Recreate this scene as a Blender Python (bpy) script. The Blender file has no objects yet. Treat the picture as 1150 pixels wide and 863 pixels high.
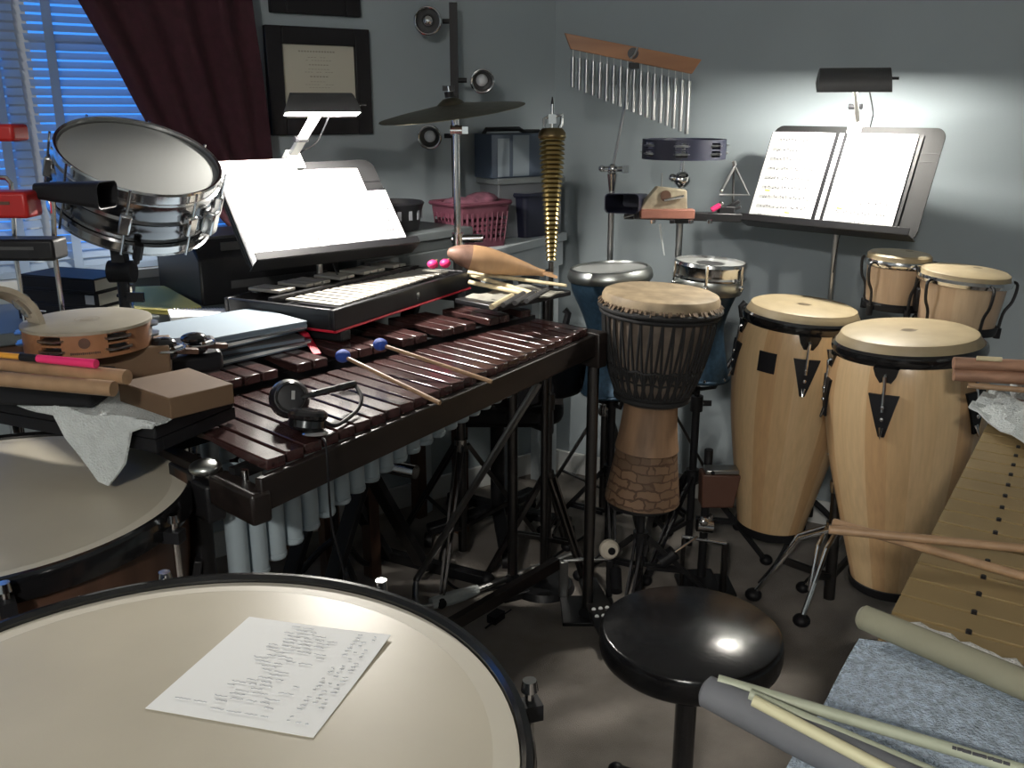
import bpy, math, random
from mathutils import Vector, Matrix
random.seed(7)
SC = bpy.context.scene
COL = SC.collection
V = Vector
PI = math.pi
# ------------------------------------------------------------------ camera frame
F = 1050.0; PITCH = math.radians(16.5); EYE = 1.45; CX, CY = 575.0, 431.5
cP, sP = math.cos(PITCH), math.sin(PITCH)
def ray(px, py):
    r = (px-CX)/F; d = (py-CY)/F
    return V((r, cP-d*sP, -(sP+d*cP)))
def G(px, py, z):
    v = ray(px, py); return V((0, 0, EYE)) + v*((z-EYE)/v.z)
def D(px, py, y):
    v = ray(px, py); return V((0, 0, EYE)) + v*(y/v.y)
CORNER = V((.16, 3.66, 0)); WDIR = V((-.819, -.574, 0)).normalized(); RDIR = V((.870, -.493, 0)).normalized()
WN = V((.574, -.819, 0)).normalized(); RN = V((-.493, -.870, 0)).normalized()
def onwall(px, py, n, off=0.0):
    v = ray(px, py); o = V((0, 0, EYE)); c = CORNER + n*off
    return o + v*((c-o).dot(n)/v.dot(n))
def lerp(a, b, t): return a+(b-a)*t
def frame(o, z, xh=None):
    """matrix with local z along z, local x near xh"""
    z = V(z).normalized(); xh = V(xh) if xh is not None else V((1, 0, 0))
    if abs(xh.normalized().dot(z)) > .98: xh = V((0, 1, 0))
    x = (xh-z*xh.dot(z)).normalized(); y = z.cross(x)
    M = Matrix((x, y, z)).transposed().to_4x4(); M.translation = V(o); return M
def tiltn(px, py, ratio, ang):
    """normal of a disc seen with that axis ratio, its far side turned ang degrees clockwise from up"""
    v = ray(px, py).normalized(); up = V((0, sP, cP)); rt = V((1, 0, 0))
    rt = (rt-v*rt.dot(v)).normalized(); u2 = rt.cross(v)
    a = math.radians(ang); s = math.sqrt(1-ratio*ratio)
    return (-v*ratio + (rt*math.sin(a)+u2*math.cos(a))*s).normalized()
# ------------------------------------------------------------------ mesh builder
class MB:
    def __init__(s, M=None): s.v = []; s.f = []; s.M = M
    def add(s, vs, fs, M=None):
        n = len(s.v)
        for p in vs:
            p = V(p)
            if M is not None: p = M @ p
            if s.M is not None: p = s.M @ p
            s.v.append(p)
        for f in fs: s.f.append(tuple(i+n for i in f))
        return s
    def box(s, c, sz, M=None):
        x, y, z = [k/2 for k in sz]; c = V(c)
        vs = [c+V((a*x, b*y, d*z)) for a, b, d in ((-1,-1,-1),(1,-1,-1),(1,1,-1),(-1,1,-1),(-1,-1,1),(1,-1,1),(1,1,1),(-1,1,1))]
        return s.add(vs, [(3,2,1,0),(4,5,6,7),(0,1,5,4),(1,2,6,5),(2,3,7,6),(3,0,4,7)], M)
    def beam(s, p, q, w, h, up=(0, 0, 1)):
        p, q = V(p), V(q); M = frame((p+q)/2, q-p, V(up))
        return s.box((0, 0, 0), (h, w, (q-p).length), M)
    def cyl(s, p, q, r, r2=None, n=20):
        p, q = V(p), V(q); r2 = r if r2 is None else r2
        return s.lathe([(0, 0), (r, 0), (r2, (q-p).length), (0, (q-p).length)], n, frame(p, q-p))
    def lathe(s, prof, n=40, M=None, a0=0, a1=2*PI):
        full = abs(a1-a0-2*PI) < 1e-6; vs = []; fs = []; m = n if full else n+1; idx = []
        for r, z in prof:
            if r < 1e-7: idx.append([len(vs)]*m); vs.append((0, 0, z))
            else:
                idx.append(list(range(len(vs), len(vs)+m)))
                for i in range(m):
                    a = a0+(a1-a0)*i/n; vs.append((r*math.cos(a), r*math.sin(a), z))
        for k in range(len(prof)-1):
            A, B = idx[k], idx[k+1]
            for i in range(n):
                j = (i+1) % m
                q = [A[i], A[j], B[j], B[i]]; u = []
                for t in q:
                    if t not in u: u.append(t)
                if len(u) > 2: fs.append(tuple(u))
        return s.add(vs, fs, M)
    def tube(s, pts, r, n=8, closed=False):
        pts = [V(p) for p in pts]; N = len(pts); vs = []; fs = []; nrm = None
        for i, p in enumerate(pts):
            a = pts[(i-1) % N] if (closed or i > 0) else p; b = pts[(i+1) % N] if (closed or i < N-1) else p
            t = (b-a).normalized() if (b-a).length > 1e-9 else V((0, 0, 1))
            if nrm is None: nrm = t.orthogonal().normalized()
            else:
                nrm = nrm-t*nrm.dot(t); nrm = nrm.normalized() if nrm.length > 1e-6 else t.orthogonal().normalized()
            bn = t.cross(nrm); rr = r[i] if isinstance(r, (list, tuple)) else r
            for k in range(n):
                an = 2*PI*k/n; vs.append(p+(nrm*math.cos(an)+bn*math.sin(an))*rr)
        for i in range(N if closed else N-1):
            for k in range(n):
                fs.append((i*n+k, i*n+(k+1) % n, ((i+1) % N)*n+(k+1) % n, ((i+1) % N)*n+k))
        if not closed: fs.append(tuple(range(n-1, -1, -1))); fs.append(tuple((N-1)*n+k for k in range(n)))
        return s.add(vs, fs)
    def prism(s, poly, z0, z1, M=None):
        n = len(poly); vs = [(x, y, z0) for x, y in poly]+[(x, y, z1) for x, y in poly]
        ar = sum(poly[i][0]*poly[(i+1) % n][1]-poly[(i+1) % n][0]*poly[i][1] for i in range(n))
        fs = [tuple(range(n-1, -1, -1)), tuple(range(n, 2*n))]+[(i, (i+1) % n, n+(i+1) % n, n+i) for i in range(n)]
        if ar < 0: fs = [tuple(reversed(f)) for f in fs]
        return s.add(vs, fs, M)
    def ball(s, c, r, sc=(1, 1, 1), n=20, M=None):
        m = n//2; prof = [(r*math.sin(PI*i/m), -r*math.cos(PI*i/m)) for i in range(m+1)]
        prof[0] = (0, -r); prof[-1] = (0, r)
        T = Matrix.Translation(V(c)) @ Matrix.Diagonal((sc[0], sc[1], sc[2], 1))
        if M is not None: T = Matrix.Translation(V(c)) @ M @ Matrix.Diagonal((sc[0], sc[1], sc[2], 1))
        return s.lathe(prof, n, T)
    def torus(s, R, r, M=None, n=48, m=10):
        vs = []; fs = []
        for i in range(n):
            a = 2*PI*i/n
            for k in range(m):
                b = 2*PI*k/m; rr = R+r*math.cos(b); vs.append((rr*math.cos(a), rr*math.sin(a), r*math.sin(b)))
        for i in range(n):
            for k in range(m): fs.append((i*m+k, ((i+1) % n)*m+k, ((i+1) % n)*m+(k+1) % m, i*m+(k+1) % m))
        return s.add(vs, fs, M)
    def sheet(s, rows, th=0.0):
        """grid of points; with th>0 a solid slab offset along -normal"""
        R = len(rows); C = len(rows[0]); P = [[V(p) for p in r] for r in rows]
        vs = [p for r in P for p in r]; fs = [(i*C+j, i*C+j+1, (i+1)*C+j+1, (i+1)*C+j) for i in range(R-1) for j in range(C-1)]
        if th:
            off = len(vs)
            for i in range(R):
                for j in range(C):
                    a = P[min(i+1, R-1)][j]-P[max(i-1, 0)][j]; b = P[i][min(j+1, C-1)]-P[i][max(j-1, 0)]
                    vs.append(P[i][j]+a.cross(b).normalized()*th)
            fs += [tuple(off+k for k in reversed(f)) for f in fs]
            ring = [j for j in range(C)]+[i*C+C-1 for i in range(1, R)]+[(R-1)*C+j for j in range(C-2, -1, -1)]+[i*C for i in range(R-2, 0, -1)]
            for k in range(len(ring)):
                a, b = ring[k], ring[(k+1) % len(ring)]; fs.append((b, a, a+off, b+off))
        return s.add(vs, fs)
def spline(pts, k=8, closed=False):
    P = [V(p) for p in pts]; n = len(P); out = []
    for i in range(n if closed else n-1):
        a = P[(i-1) % n] if (closed or i) else P[0]; b = P[i]; c = P[(i+1) % n]; d = P[(i+2) % n] if (closed or i+2 < n) else P[-1]
        for j in range(k):
            t = j/k; out.append(.5*((2*b)+(c-a)*t+(2*a-5*b+4*c-d)*t*t+(3*b-a-3*c+d)*t**3))
    if not closed: out.append(P[-1])
    return out
def rrect(w, h, r, n=6):
    o = []
    for cx, cy, a0 in ((w/2-r, h/2-r, 0), (-w/2+r, h/2-r, 90), (-w/2+r, -h/2+r, 180), (w/2-r, -h/2+r, 270)):
        for i in range(n+1):
            a = math.radians(a0+90*i/n); o.append((cx+r*math.cos(a), cy+r*math.sin(a)))
    return o
# ------------------------------------------------------------------ objects
def fin(name, b, m, bevel=0, sharp=35, flat=False):
    me = bpy.data.meshes.new(name); me.from_pydata([tuple(p) for p in b.v], [], b.f); me.update()
    me.materials.append(m)
    if not flat:
        me.polygons.foreach_set('use_smooth', [True]*len(me.polygons)); me.set_sharp_from_angle(angle=math.radians(sharp))
    o = bpy.data.objects.new(name, me); COL.objects.link(o)
    if bevel:
        md = o.modifiers.new('bevel', 'BEVEL'); md.width = bevel; md.segments = 2; md.limit_method = 'ANGLE'; md.angle_limit = math.radians(40)
    return o
def tag(o, label, cat, group=None, kind=None):
    o['label'] = label; o['category'] = cat
    if group: o['group'] = group
    if kind: o['kind'] = kind
    return o
def T(name, label, cat, loc=(0, 0, 0), group=None, M=None):
    o = bpy.data.objects.new(name, None); o.empty_display_size = .05; COL.objects.link(o)
    if M is not None: o.matrix_world = M
    else: o.location = loc
    return tag(o, label, cat, group)
def P(name, b, m, root, label=None, bevel=0, world=False, sharp=35):
    """a part; world=True when the builder used world coordinates"""
    if world:
        r = root
        while r.parent: r = r.parent
        I = r.matrix_basis.inverted(); b.v = [I @ p for p in b.v]
    o = fin(name, b, m, bevel, sharp); o.parent = root
    if label: o['label'] = label
    return o
def S(name, b, m, bevel=0):
    o = fin(name, b, m, bevel); o['kind'] = 'structure'; return o
def one(name, b, m, label, cat, loc=None, group=None, bevel=0, kind=None):
    """a thing that is a single mesh, built in world coordinates; origin moved to its base"""
    lo = V((sum(p.x for p in b.v)/len(b.v), sum(p.y for p in b.v)/len(b.v), min(p.z for p in b.v))) if loc is None else V(loc)
    b.v = [p-lo for p in b.v]; o = fin(name, b, m, bevel); o.location = lo
    return tag(o, label, cat, group, kind)
def copy_tree(o, parent=None):
    c = o.copy(); COL.objects.link(c)
    if parent is not None: c.parent = parent
    for ch in list(o.children): copy_tree(ch, c)
    return c
def text_mb(s, size, M, th=.0006):
    cu = bpy.data.curves.new('lettering', 'FONT'); cu.body = s; cu.size = size; cu.extrude = th; cu.align_x = 'CENTER'; cu.align_y = 'CENTER'; cu.resolution_u = 2
    ob = bpy.data.objects.new('lettering', cu); COL.objects.link(ob)
    dg = bpy.context.evaluated_depsgraph_get(); me = bpy.data.meshes.new_from_object(ob.evaluated_get(dg))
    b = MB(); b.add([v.co.copy() for v in me.vertices], [tuple(p.vertices) for p in me.polygons], M)
    bpy.data.objects.remove(ob); bpy.data.meshes.remove(me); bpy.data.curves.remove(cu); return b
# ------------------------------------------------------------------ materials
def mat(name, col, rough=.5, metal=0, noise=0, scale=20, bump=0, bscale=None, stretch=(1, 1, 1), emit=None, spec=None, col2=None, coat=0, alpha=None, trans=0):
    m = bpy.data.materials.new(name); m.use_nodes = True; nt = m.node_tree; bs = nt.nodes['Principled BSDF']
    bs.inputs['Base Color'].default_value = (*col, 1); bs.inputs['Roughness'].default_value = rough; bs.inputs['Metallic'].default_value = metal
    if spec is not None: bs.inputs['Specular IOR Level'].default_value = spec
    if coat: bs.inputs['Coat Weight'].default_value = coat; bs.inputs['Coat Roughness'].default_value = .12
    if trans: bs.inputs['Transmission Weight'].default_value = trans
    if emit: bs.inputs['Emission Color'].default_value = (*emit[0], 1); bs.inputs['Emission Strength'].default_value = emit[1]
    if noise or bump or col2:
        tc = nt.nodes.new('ShaderNodeTexCoord'); mp = nt.nodes.new('ShaderNodeMapping'); mp.inputs['Scale'].default_value = stretch
        nt.links.new(tc.outputs['Object'], mp.inputs['Vector'])
        nz = nt.nodes.new('ShaderNodeTexNoise'); nz.inputs['Scale'].default_value = scale; nz.inputs['Detail'].default_value = 5
        nt.links.new(mp.outputs['Vector'], nz.inputs['Vector'])
        if noise or col2:
            cr = nt.nodes.new('ShaderNodeValToRGB'); c2 = col2 or tuple(c*(1-noise) for c in col); c1 = col if col2 else tuple(min(1, c*(1+noise*.6)) for c in col)
            cr.color_ramp.elements[0].color = (*c2, 1); cr.color_ramp.elements[1].color = (*c1, 1); cr.color_ramp.elements[0].position = .32; cr.color_ramp.elements[1].position = .68
            nt.links.new(nz.outputs['Fac'], cr.inputs['Fac']); nt.links.new(cr.outputs['Color'], bs.inputs['Base Color'])
        if bump:
            bp = nt.nodes.new('ShaderNodeBump'); bp.inputs['Strength'].default_value = bump; bp.inputs['Distance'].default_value = .01
            if bscale:
                n2 = nt.nodes.new('ShaderNodeTexNoise'); n2.inputs['Scale'].default_value = bscale; n2.inputs['Detail'].default_value = 3
                nt.links.new(mp.outputs['Vector'], n2.inputs['Vector']); nt.links.new(n2.outputs['Fac'], bp.inputs['Height'])
            else: nt.links.new(nz.outputs['Fac'], bp.inputs['Height'])
            nt.links.new(bp.outputs['Normal'], bs.inputs['Normal'])
    return m
def stave_mat(name, cols, n, rough=.35):
    """wood staves round the local z axis, each of its own tone, with grain along z"""
    m = mat(name, cols[0], rough, coat=.3); nt = m.node_tree; N = nt.nodes.new; L = nt.links.new; bs = nt.nodes['Principled BSDF']
    tc = N('ShaderNodeTexCoord'); sx = N('ShaderNodeSeparateXYZ'); L(tc.outputs['Object'], sx.inputs[0])
    at = N('ShaderNodeMath'); at.operation = 'ARCTAN2'; L(sx.outputs['X'], at.inputs[0]); L(sx.outputs['Y'], at.inputs[1])
    mu = N('ShaderNodeMath'); mu.operation = 'MULTIPLY'; mu.inputs[1].default_value = n/(2*PI); L(at.outputs[0], mu.inputs[0])
    fl = N('ShaderNodeMath'); fl.operation = 'FLOOR'; L(mu.outputs[0], fl.inputs[0])
    wn = N('ShaderNodeTexWhiteNoise'); wn.noise_dimensions = '1D'; L(fl.outputs[0], wn.inputs['W'])
    cr = N('ShaderNodeValToRGB'); el = cr.color_ramp.elements
    el[0].color = (*cols[0], 1); el[1].color = (*cols[-1], 1)
    for i, c in enumerate(cols[1:-1]): e = el.new((i+1)/(len(cols)-1)); e.color = (*c, 1)
    L(wn.outputs['Value'], cr.inputs['Fac'])
    mp = N('ShaderNodeMapping'); mp.inputs['Scale'].default_value = (1, 1, .06); L(tc.outputs['Object'], mp.inputs['Vector'])
    nz = N('ShaderNodeTexNoise'); nz.inputs['Scale'].default_value = 110; nz.inputs['Detail'].default_value = 4; L(mp.outputs[0], nz.inputs['Vector'])
    mr = N('ShaderNodeMapRange'); mr.inputs['To Min'].default_value = .78; mr.inputs['To Max'].default_value = 1.15; L(nz.outputs['Fac'], mr.inputs['Value'])
    mx = N('ShaderNodeVectorMath'); mx.operation = 'SCALE'; L(cr.outputs['Color'], mx.inputs[0]); L(mr.outputs[0], mx.inputs['Scale'])
    L(mx.outputs['Vector'], bs.inputs['Base Color']); return m
def brick_mat(name, c1, c2, mortar):
    """carved blocks wrapped round the local z axis"""
    m = mat(name, c1, .65); nt = m.node_tree; N = nt.nodes.new; L = nt.links.new; bs = nt.nodes['Principled BSDF']
    tc = N('ShaderNodeTexCoord'); sx = N('ShaderNodeSeparateXYZ'); L(tc.outputs['Object'], sx.inputs[0])
    at = N('ShaderNodeMath'); at.operation = 'ARCTAN2'; L(sx.outputs['X'], at.inputs[0]); L(sx.outputs['Y'], at.inputs[1])
    mu = N('ShaderNodeMath'); mu.operation = 'MULTIPLY'; mu.inputs[1].default_value = .09; L(at.outputs[0], mu.inputs[0])
    cb = N('ShaderNodeCombineXYZ'); L(mu.outputs[0], cb.inputs['X']); L(sx.outputs['Z'], cb.inputs['Y'])
    nz = N('ShaderNodeTexNoise'); nz.inputs['Scale'].default_value = 26; L(tc.outputs['Object'], nz.inputs['Vector'])
    ad = N('ShaderNodeVectorMath'); ad.operation = 'MULTIPLY_ADD'; ad.inputs[1].default_value = (.05, .03, 0); L(nz.outputs['Color'], ad.inputs[0]); L(cb.outputs[0], ad.inputs[2])
    br = N('ShaderNodeTexBrick'); br.inputs['Scale'].default_value = 10; br.inputs['Color1'].default_value = (*c1, 1); br.inputs['Color2'].default_value = (*c2, 1); br.inputs['Mortar'].default_value = (*mortar, 1); br.inputs['Mortar Size'].default_value = .03
    L(ad.outputs[0], br.inputs['Vector']); L(br.outputs['Color'], bs.inputs['Base Color'])
    bp = N('ShaderNodeBump'); bp.inputs['Strength'].default_value = .6; bp.inputs['Distance'].default_value = .01; bp.invert = True
    L(br.outputs['Fac'], bp.inputs['Height']); L(bp.outputs['Normal'], bs.inputs['Normal']); return m
M = {}
M['wall'] = mat('wall paint', (.30, .345, .37), .8, noise=.04, scale=3, bump=.05, bscale=300)
M['ceil'] = mat('ceiling paint', (.7, .7, .68), .9)
M['carpet'] = mat('carpet', (.33, .295, .265), .95, noise=.28, scale=5, bump=.8, bscale=420)
M['trim'] = mat('white trim', (.62, .63, .62), .45)
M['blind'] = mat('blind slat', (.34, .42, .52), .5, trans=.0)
M['curtain'] = mat('burgundy cloth', (.036, .006, .012), .9, noise=.25, scale=40, bump=.2, bscale=500)
M['black'] = mat('black plastic', (.009, .009, .011), .5, spec=.3)
M['blackg'] = mat('black gloss', (.008, .008, .009), .16, coat=.6)
M['stool'] = mat('worn black vinyl', (.007, .007, .008), .2, noise=.4, scale=60, spec=.4, bump=.03, bscale=120)
M['blackm'] = mat('black metal', (.016, .016, .018), .38, metal=.3)
M['dkgrey'] = mat('dark grey', (.05, .05, .052), .5)
M['chrome'] = mat('chrome', (.72, .72, .72), .14, metal=1)
M['steel'] = mat('steel', (.42, .42, .42), .3, metal=1)
M['dsteel'] = mat('dark steel tube', (.12, .115, .115), .32, metal=1)
M['bronze'] = mat('cymbal bronze', (.17, .15, .105), .4, metal=1, noise=.2, scale=30)
M['brass'] = mat('bell brass', (.55, .42, .18), .26, metal=1)
M['rose'] = mat('rosewood', (.044, .019, .018), .25, noise=.45, scale=30, stretch=(1, .06, 1), coat=.35)
M['resin'] = mat('resonator grey', (.40, .48, .53), .4, metal=.25)
M['silver'] = mat('bell bar silver', (.34, .325, .29), .45, metal=.5)
M['gold'] = mat('gold bar', (.30, .215, .10), .5, metal=.3, noise=.12, scale=8)
M['head'] = mat('coated head', (.50, .455, .36), .38, spec=.25, noise=.06, scale=6, bump=.03, bscale=500)
M['headedge'] = mat('head collar', (.58, .54, .45), .5, spec=.25)
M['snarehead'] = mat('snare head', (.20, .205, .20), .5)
M['skin'] = mat('drum skin', (.32, .255, .155), .5, noise=.12, scale=14)
M['goat'] = mat('goat skin', (.34, .26, .165), .6, noise=.35, scale=18)
M['clearhead'] = mat('clear head', (.42, .43, .42), .22)
M['conga'] = stave_mat('conga staves', [(.66, .46, .25), (.60, .40, .21), (.55, .34, .17), (.70, .52, .30), (.62, .43, .24)], 22)
M['bongo'] = stave_mat('bongo wood', [(.50, .36, .24), (.45, .31, .20), (.52, .39, .26)], 14)
M['djw'] = mat('djembe wood', (.24, .145, .085), .55, noise=.4, scale=26, stretch=(1, 1, .12))
M['djbrick'] = brick_mat('djembe carving', (.20, .12, .07), (.12, .075, .045), (.085, .045, .026))
M['rope'] = mat('black cord', (.012, .012, .013), .8)
M['blue'] = mat('blue drum shell', (.03, .062, .10), .35, metal=.5, noise=.3, scale=90)
M['alu'] = mat('aluminium', (.50, .52, .50), .33, metal=1)
M['wood'] = mat('tan stick wood', (.33, .205, .115), .5, noise=.15, scale=40)
M['hick'] = mat('pale stick wood', (.66, .56, .36), .45, noise=.1, scale=40)
M['rail'] = mat('dark stained rail', (.013, .009, .008), .4, noise=.5, scale=22, stretch=(.2, 1, 1))
M['wdark'] = mat('brown wood', (.09, .045, .028), .45, noise=.35, scale=20, stretch=(1, 1, .15))
M['wred'] = mat('orange wood', (.30, .135, .06), .45, noise=.25, scale=25, stretch=(.12, 1, 1))
M['tamb'] = mat('maple shell', (.26, .12, .055), .42, noise=.15, scale=30)
M['cardb'] = mat('cardboard', (.115, .068, .036), .8, noise=.08, scale=10)
M['paper'] = mat('paper', (.86, .87, .86), .7)
M['ink'] = mat('ink', (.07, .07, .08), .7)
M['desk'] = mat('black stand desk', (.020, .020, .021), .6, spec=.2)
M['nickel'] = mat('dark chrome shell', (.30, .30, .31), .16, metal=1)
M['fink'] = mat('pencil', (.42, .43, .46), .8)
M['hilite'] = mat('highlighter', (.72, .55, .03), .7)
M['yellow'] = mat('yellow paper', (.62, .56, .17), .7)
M['bluepaper'] = mat('blue folder', (.13, .175, .22), .6, noise=.2, scale=12)
M['cream'] = mat('certificate paper', (.50, .48, .40), .6)
M['towel'] = mat('white towel', (.62, .66, .66), .95, noise=.08, scale=40, bump=.7, bscale=260)
M['fleece'] = mat('grey fleece', (.52, .62, .74), .98, noise=.35, scale=130, bump=1.0, bscale=340)
M['red'] = mat('red plastic', (.38, .013, .012), .4)
M['pink'] = mat('hot pink', (.78, .03, .16), .45)
M['redtrim'] = mat('red piping', (.46, .008, .03), .5)
M['orange'] = mat('orange paint', (.70, .32, .04), .4)
M['pinkb'] = mat('rose basket plastic', (.13, .038, .06), .5)
M['navy'] = mat('navy plastic', (.014, .016, .036), .45)
M['greyb'] = mat('grey basket plastic', (.16, .17, .19), .5)
M['mball'] = mat('blue yarn', (.012, .05, .30), .6, bump=.4, bscale=400)
M['felt'] = mat('white felt', (.66, .60, .50), .9)
M['shadein'] = mat('white enamel', (.80, .80, .78), .5)
M['whitearm'] = mat('white lamp arm', (.75, .75, .72), .4)
M['bulb'] = mat('lit tube warm', (1, 1, 1), .5, emit=((1, .95, .87), 2700))
M['bulbr'] = mat('lit tube', (1, 1, 1), .5, emit=((1, .96, .86), 1800))
M['globe'] = mat('lit ceiling globe', (1, 1, 1), .5, emit=((1, .95, .87), 500))
M['fish'] = mat('carved fish wood', (.50, .30, .16), .4, noise=.25, scale=18, stretch=(.3, 1, 1))
M['fishhead'] = mat('carved fish head', (.20, .11, .08), .5, noise=.4, scale=30)
M['rattan'] = mat('pale rattan', (.42, .45, .34), .5, noise=.08, scale=30)
M['greyrod'] = mat('grey wrapped rod', (.15, .155, .17), .75, noise=.1, scale=20)
M['oliverod'] = mat('pale olive tube', (.27, .26, .185), .75, noise=.12, scale=14)
M['fluff'] = mat('white fluff', (.58, .57, .54), .95, bump=.8, bscale=300)
M['whitetab'] = mat('white laminate', (.50, .55, .58), .5)
M['dresser'] = mat('charcoal laminate', (.10, .115, .12), .5)
M['picframe'] = mat('black frame', (.011, .010, .012), .5, spec=.25)
M['bluebox'] = mat('blue box', (.06, .085, .13), .5)
M['palebox'] = mat('pale box panel', (.26, .31, .36), .5)
M['mark'] = mat('white marks', (.72, .74, .78), .6)
M['claves'] = mat('striped rosewood sticks', (.36, .20, .13), .4, noise=.4, scale=60, stretch=(.05, 1, 1))
M['glassy'] = None
def glass_mat():
    m = bpy.data.materials.new('window glass'); m.use_nodes = True; nt = m.node_tree; nt.nodes.clear()
    o = nt.nodes.new('ShaderNodeOutputMaterial'); t = nt.nodes.new('ShaderNodeBsdfTransparent'); g = nt.nodes.new('ShaderNodeBsdfGlossy'); g.inputs['Roughness'].default_value = .03
    x = nt.nodes.new('ShaderNodeMixShader'); x.inputs[0].default_value = .06
    nt.links.new(t.outputs[0], x.inputs[1]); nt.links.new(g.outputs[0], x.inputs[2]); nt.links.new(x.outputs[0], o.inputs[0]); return m
M['glassy'] = glass_mat()

def translucent(m, fac, col):
    """let part of the light through a thin sheet"""
    nt = m.node_tree; bs = nt.nodes['Principled BSDF']; out = [n for n in nt.nodes if n.type == 'OUTPUT_MATERIAL'][0]
    t = nt.nodes.new('ShaderNodeBsdfTranslucent'); t.inputs['Color'].default_value = (*col, 1); x = nt.nodes.new('ShaderNodeMixShader'); x.inputs[0].default_value = fac
    nt.links.new(bs.outputs[0], x.inputs[1]); nt.links.new(t.outputs[0], x.inputs[2]); nt.links.new(x.outputs[0], out.inputs[0])
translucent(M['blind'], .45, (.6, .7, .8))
# ================================================================== SETTING
def wl(t, n=0, z=0): return CORNER + WDIR*t + WN*n + V((0, 0, z))
def rl(t, n=0, z=0): return CORNER + RDIR*t + RN*n + V((0, 0, z))
def panel(b, p, q, out, z0, z1):
    """vertical slab from p to q, thickness along out"""
    p, q, out = V(p), V(q), V(out)
    return b.add([(*(p.xy), z0), (*(q.xy), z0), (*((q+out).xy), z0), (*((p+out).xy), z0), (*(p.xy), z1), (*(q.xy), z1), (*((q+out).xy), z1), (*((p+out).xy), z1)],
                 [(3,2,1,0),(4,5,6,7),(0,1,5,4),(1,2,6,5),(2,3,7,6),(3,0,4,7)])
HC = 2.46
A0 = CORNER; A1 = wl(3.3); B1 = rl(2.95); C1 = V((B1.x, -2.1, 0)); C0 = V((A1.x, -2.1, 0))
foot = [(p.x, p.y) for p in (A0+V((0, .05, 0)), A1+V((-.1, 0, 0)), C0+V((-.1, -.1, 0)), C1+V((.1, -.1, 0)), B1+V((.1, 0, 0)))]
S('floor', MB().prism(foot, -.06, 0), M['carpet']); S('ceiling', MB().prism(foot, HC, HC+.06), M['ceil'])
tW0 = (onwall(287, 200, WN)-CORNER).dot(WDIR); tW1 = 2.95; zW0, zW1 = .99, 2.2
b = MB()
panel(b, wl(0), wl(tW0), -WN*.1, 0, HC); panel(b, wl(tW1), A1, -WN*.1, 0, HC)
panel(b, wl(tW0), wl(tW1), -WN*.1, 0, zW0); panel(b, wl(tW0), wl(tW1), -WN*.1, zW1, HC)
S('wall_left', b, M['wall'])
S('wall_right', panel(MB(), rl(-.02), B1, -RN*.1, 0, HC), M['wall'])
S('wall_west', panel(MB(), A1, C0, V((-.1, 0, 0)), 0, HC), M['wall'])
S('wall_back', panel(MB(), C0, C1, V((0, -.1, 0)), 0, HC), M['wall'])
S('wall_east', panel(MB(), C1, B1, V((.1, 0, 0)), 0, HC), M['wall'])
S('baseboard_right', panel(MB(), rl(.02), rl(2.9), RN*.013, 0, .09), M['trim'], .003)
S('baseboard_left', panel(MB(), wl(.02), wl(3.25), WN*.013, 0, .09), M['trim'], .003)
# window: casing, two sashes with panes, sill
b = MB(); w = .06
tm = (onwall(33, 150, WN)-CORNER).dot(WDIR)
for t0, t1 in ((tW0, tW0+w), (tW1-w, tW1), (tm-w*.6, tm+w*.6)): panel(b, wl(t0, -.035), wl(t1, -.035), -WN*.05, zW0, zW1)
for z0, z1 in ((zW0, zW0+w), (zW1-w, zW1), (1.60, 1.64)): panel(b, wl(tW0, -.04), wl(tW1, -.04), -WN*.04, z0, z1)
wf = S('window_1', b, M['trim'])
for t0, t1 in ((tW0+w, tm-w*.6), (tm+w*.6, tW1-w)):
    o = P('pane', panel(MB(), wl(t0, -.055), wl(t1, -.055), -WN*.004, zW0+w, zW1-w), M['glassy'], wf)
P('window_sill', panel(MB(), wl(tW0-.04, .03), wl(tW1+.04, .03), -WN*.1, zW0-.025, zW0), M['trim'], wf)
# blinds, two side by side
bm_all = [(tW0+.01, tm-.02, 'white venetian blind in the window beside the burgundy curtain'), (tm+.0, tW1-.02, 'white venetian blind at the far left edge, behind the red blocks')]
for t0, t1, lab in bm_all:
    r = T('window_blind', lab, 'blind', wl((t0+t1)/2, -.005, zW0), 'venetian blinds in the window')
    b = MB(); z = zW0+.03
    while z < zW1-.04:
        a = math.radians(47); ww = .0125
        o1 = WN*(math.cos(a)*ww); dz = math.sin(a)*ww; c = -.008
        p, q = wl(t0, c), wl(t1, c)
        b.add([V((*(p-o1).xy, z+dz)), V((*(q-o1).xy, z+dz)), V((*(q+o1).xy, z-dz)), V((*(p+o1).xy, z-dz))], [(0, 1, 2, 3)]); z += .0235
    P('slats', b, M['blind'], r, world=True)
    for tt in (t0+.06, (t0+t1)/2, t1-.06):
        P('ladder_tape', panel(MB(), wl(tt-.012, .007), wl(tt+.012, .007), WN*.001, zW0+.01, zW1-.03), M['blind'], r, world=True)
    P('head_rail', panel(MB(), wl(t0, .012), wl(t1, .012), -WN*.035, zW1-.045, zW1-.005), M['blind'], r, world=True)
    P('bottom_rail', panel(MB(), wl(t0, .006), wl(t1, .006), -WN*.024, zW0+.003, zW0+.02), M['blind'], r, world=True)
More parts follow.
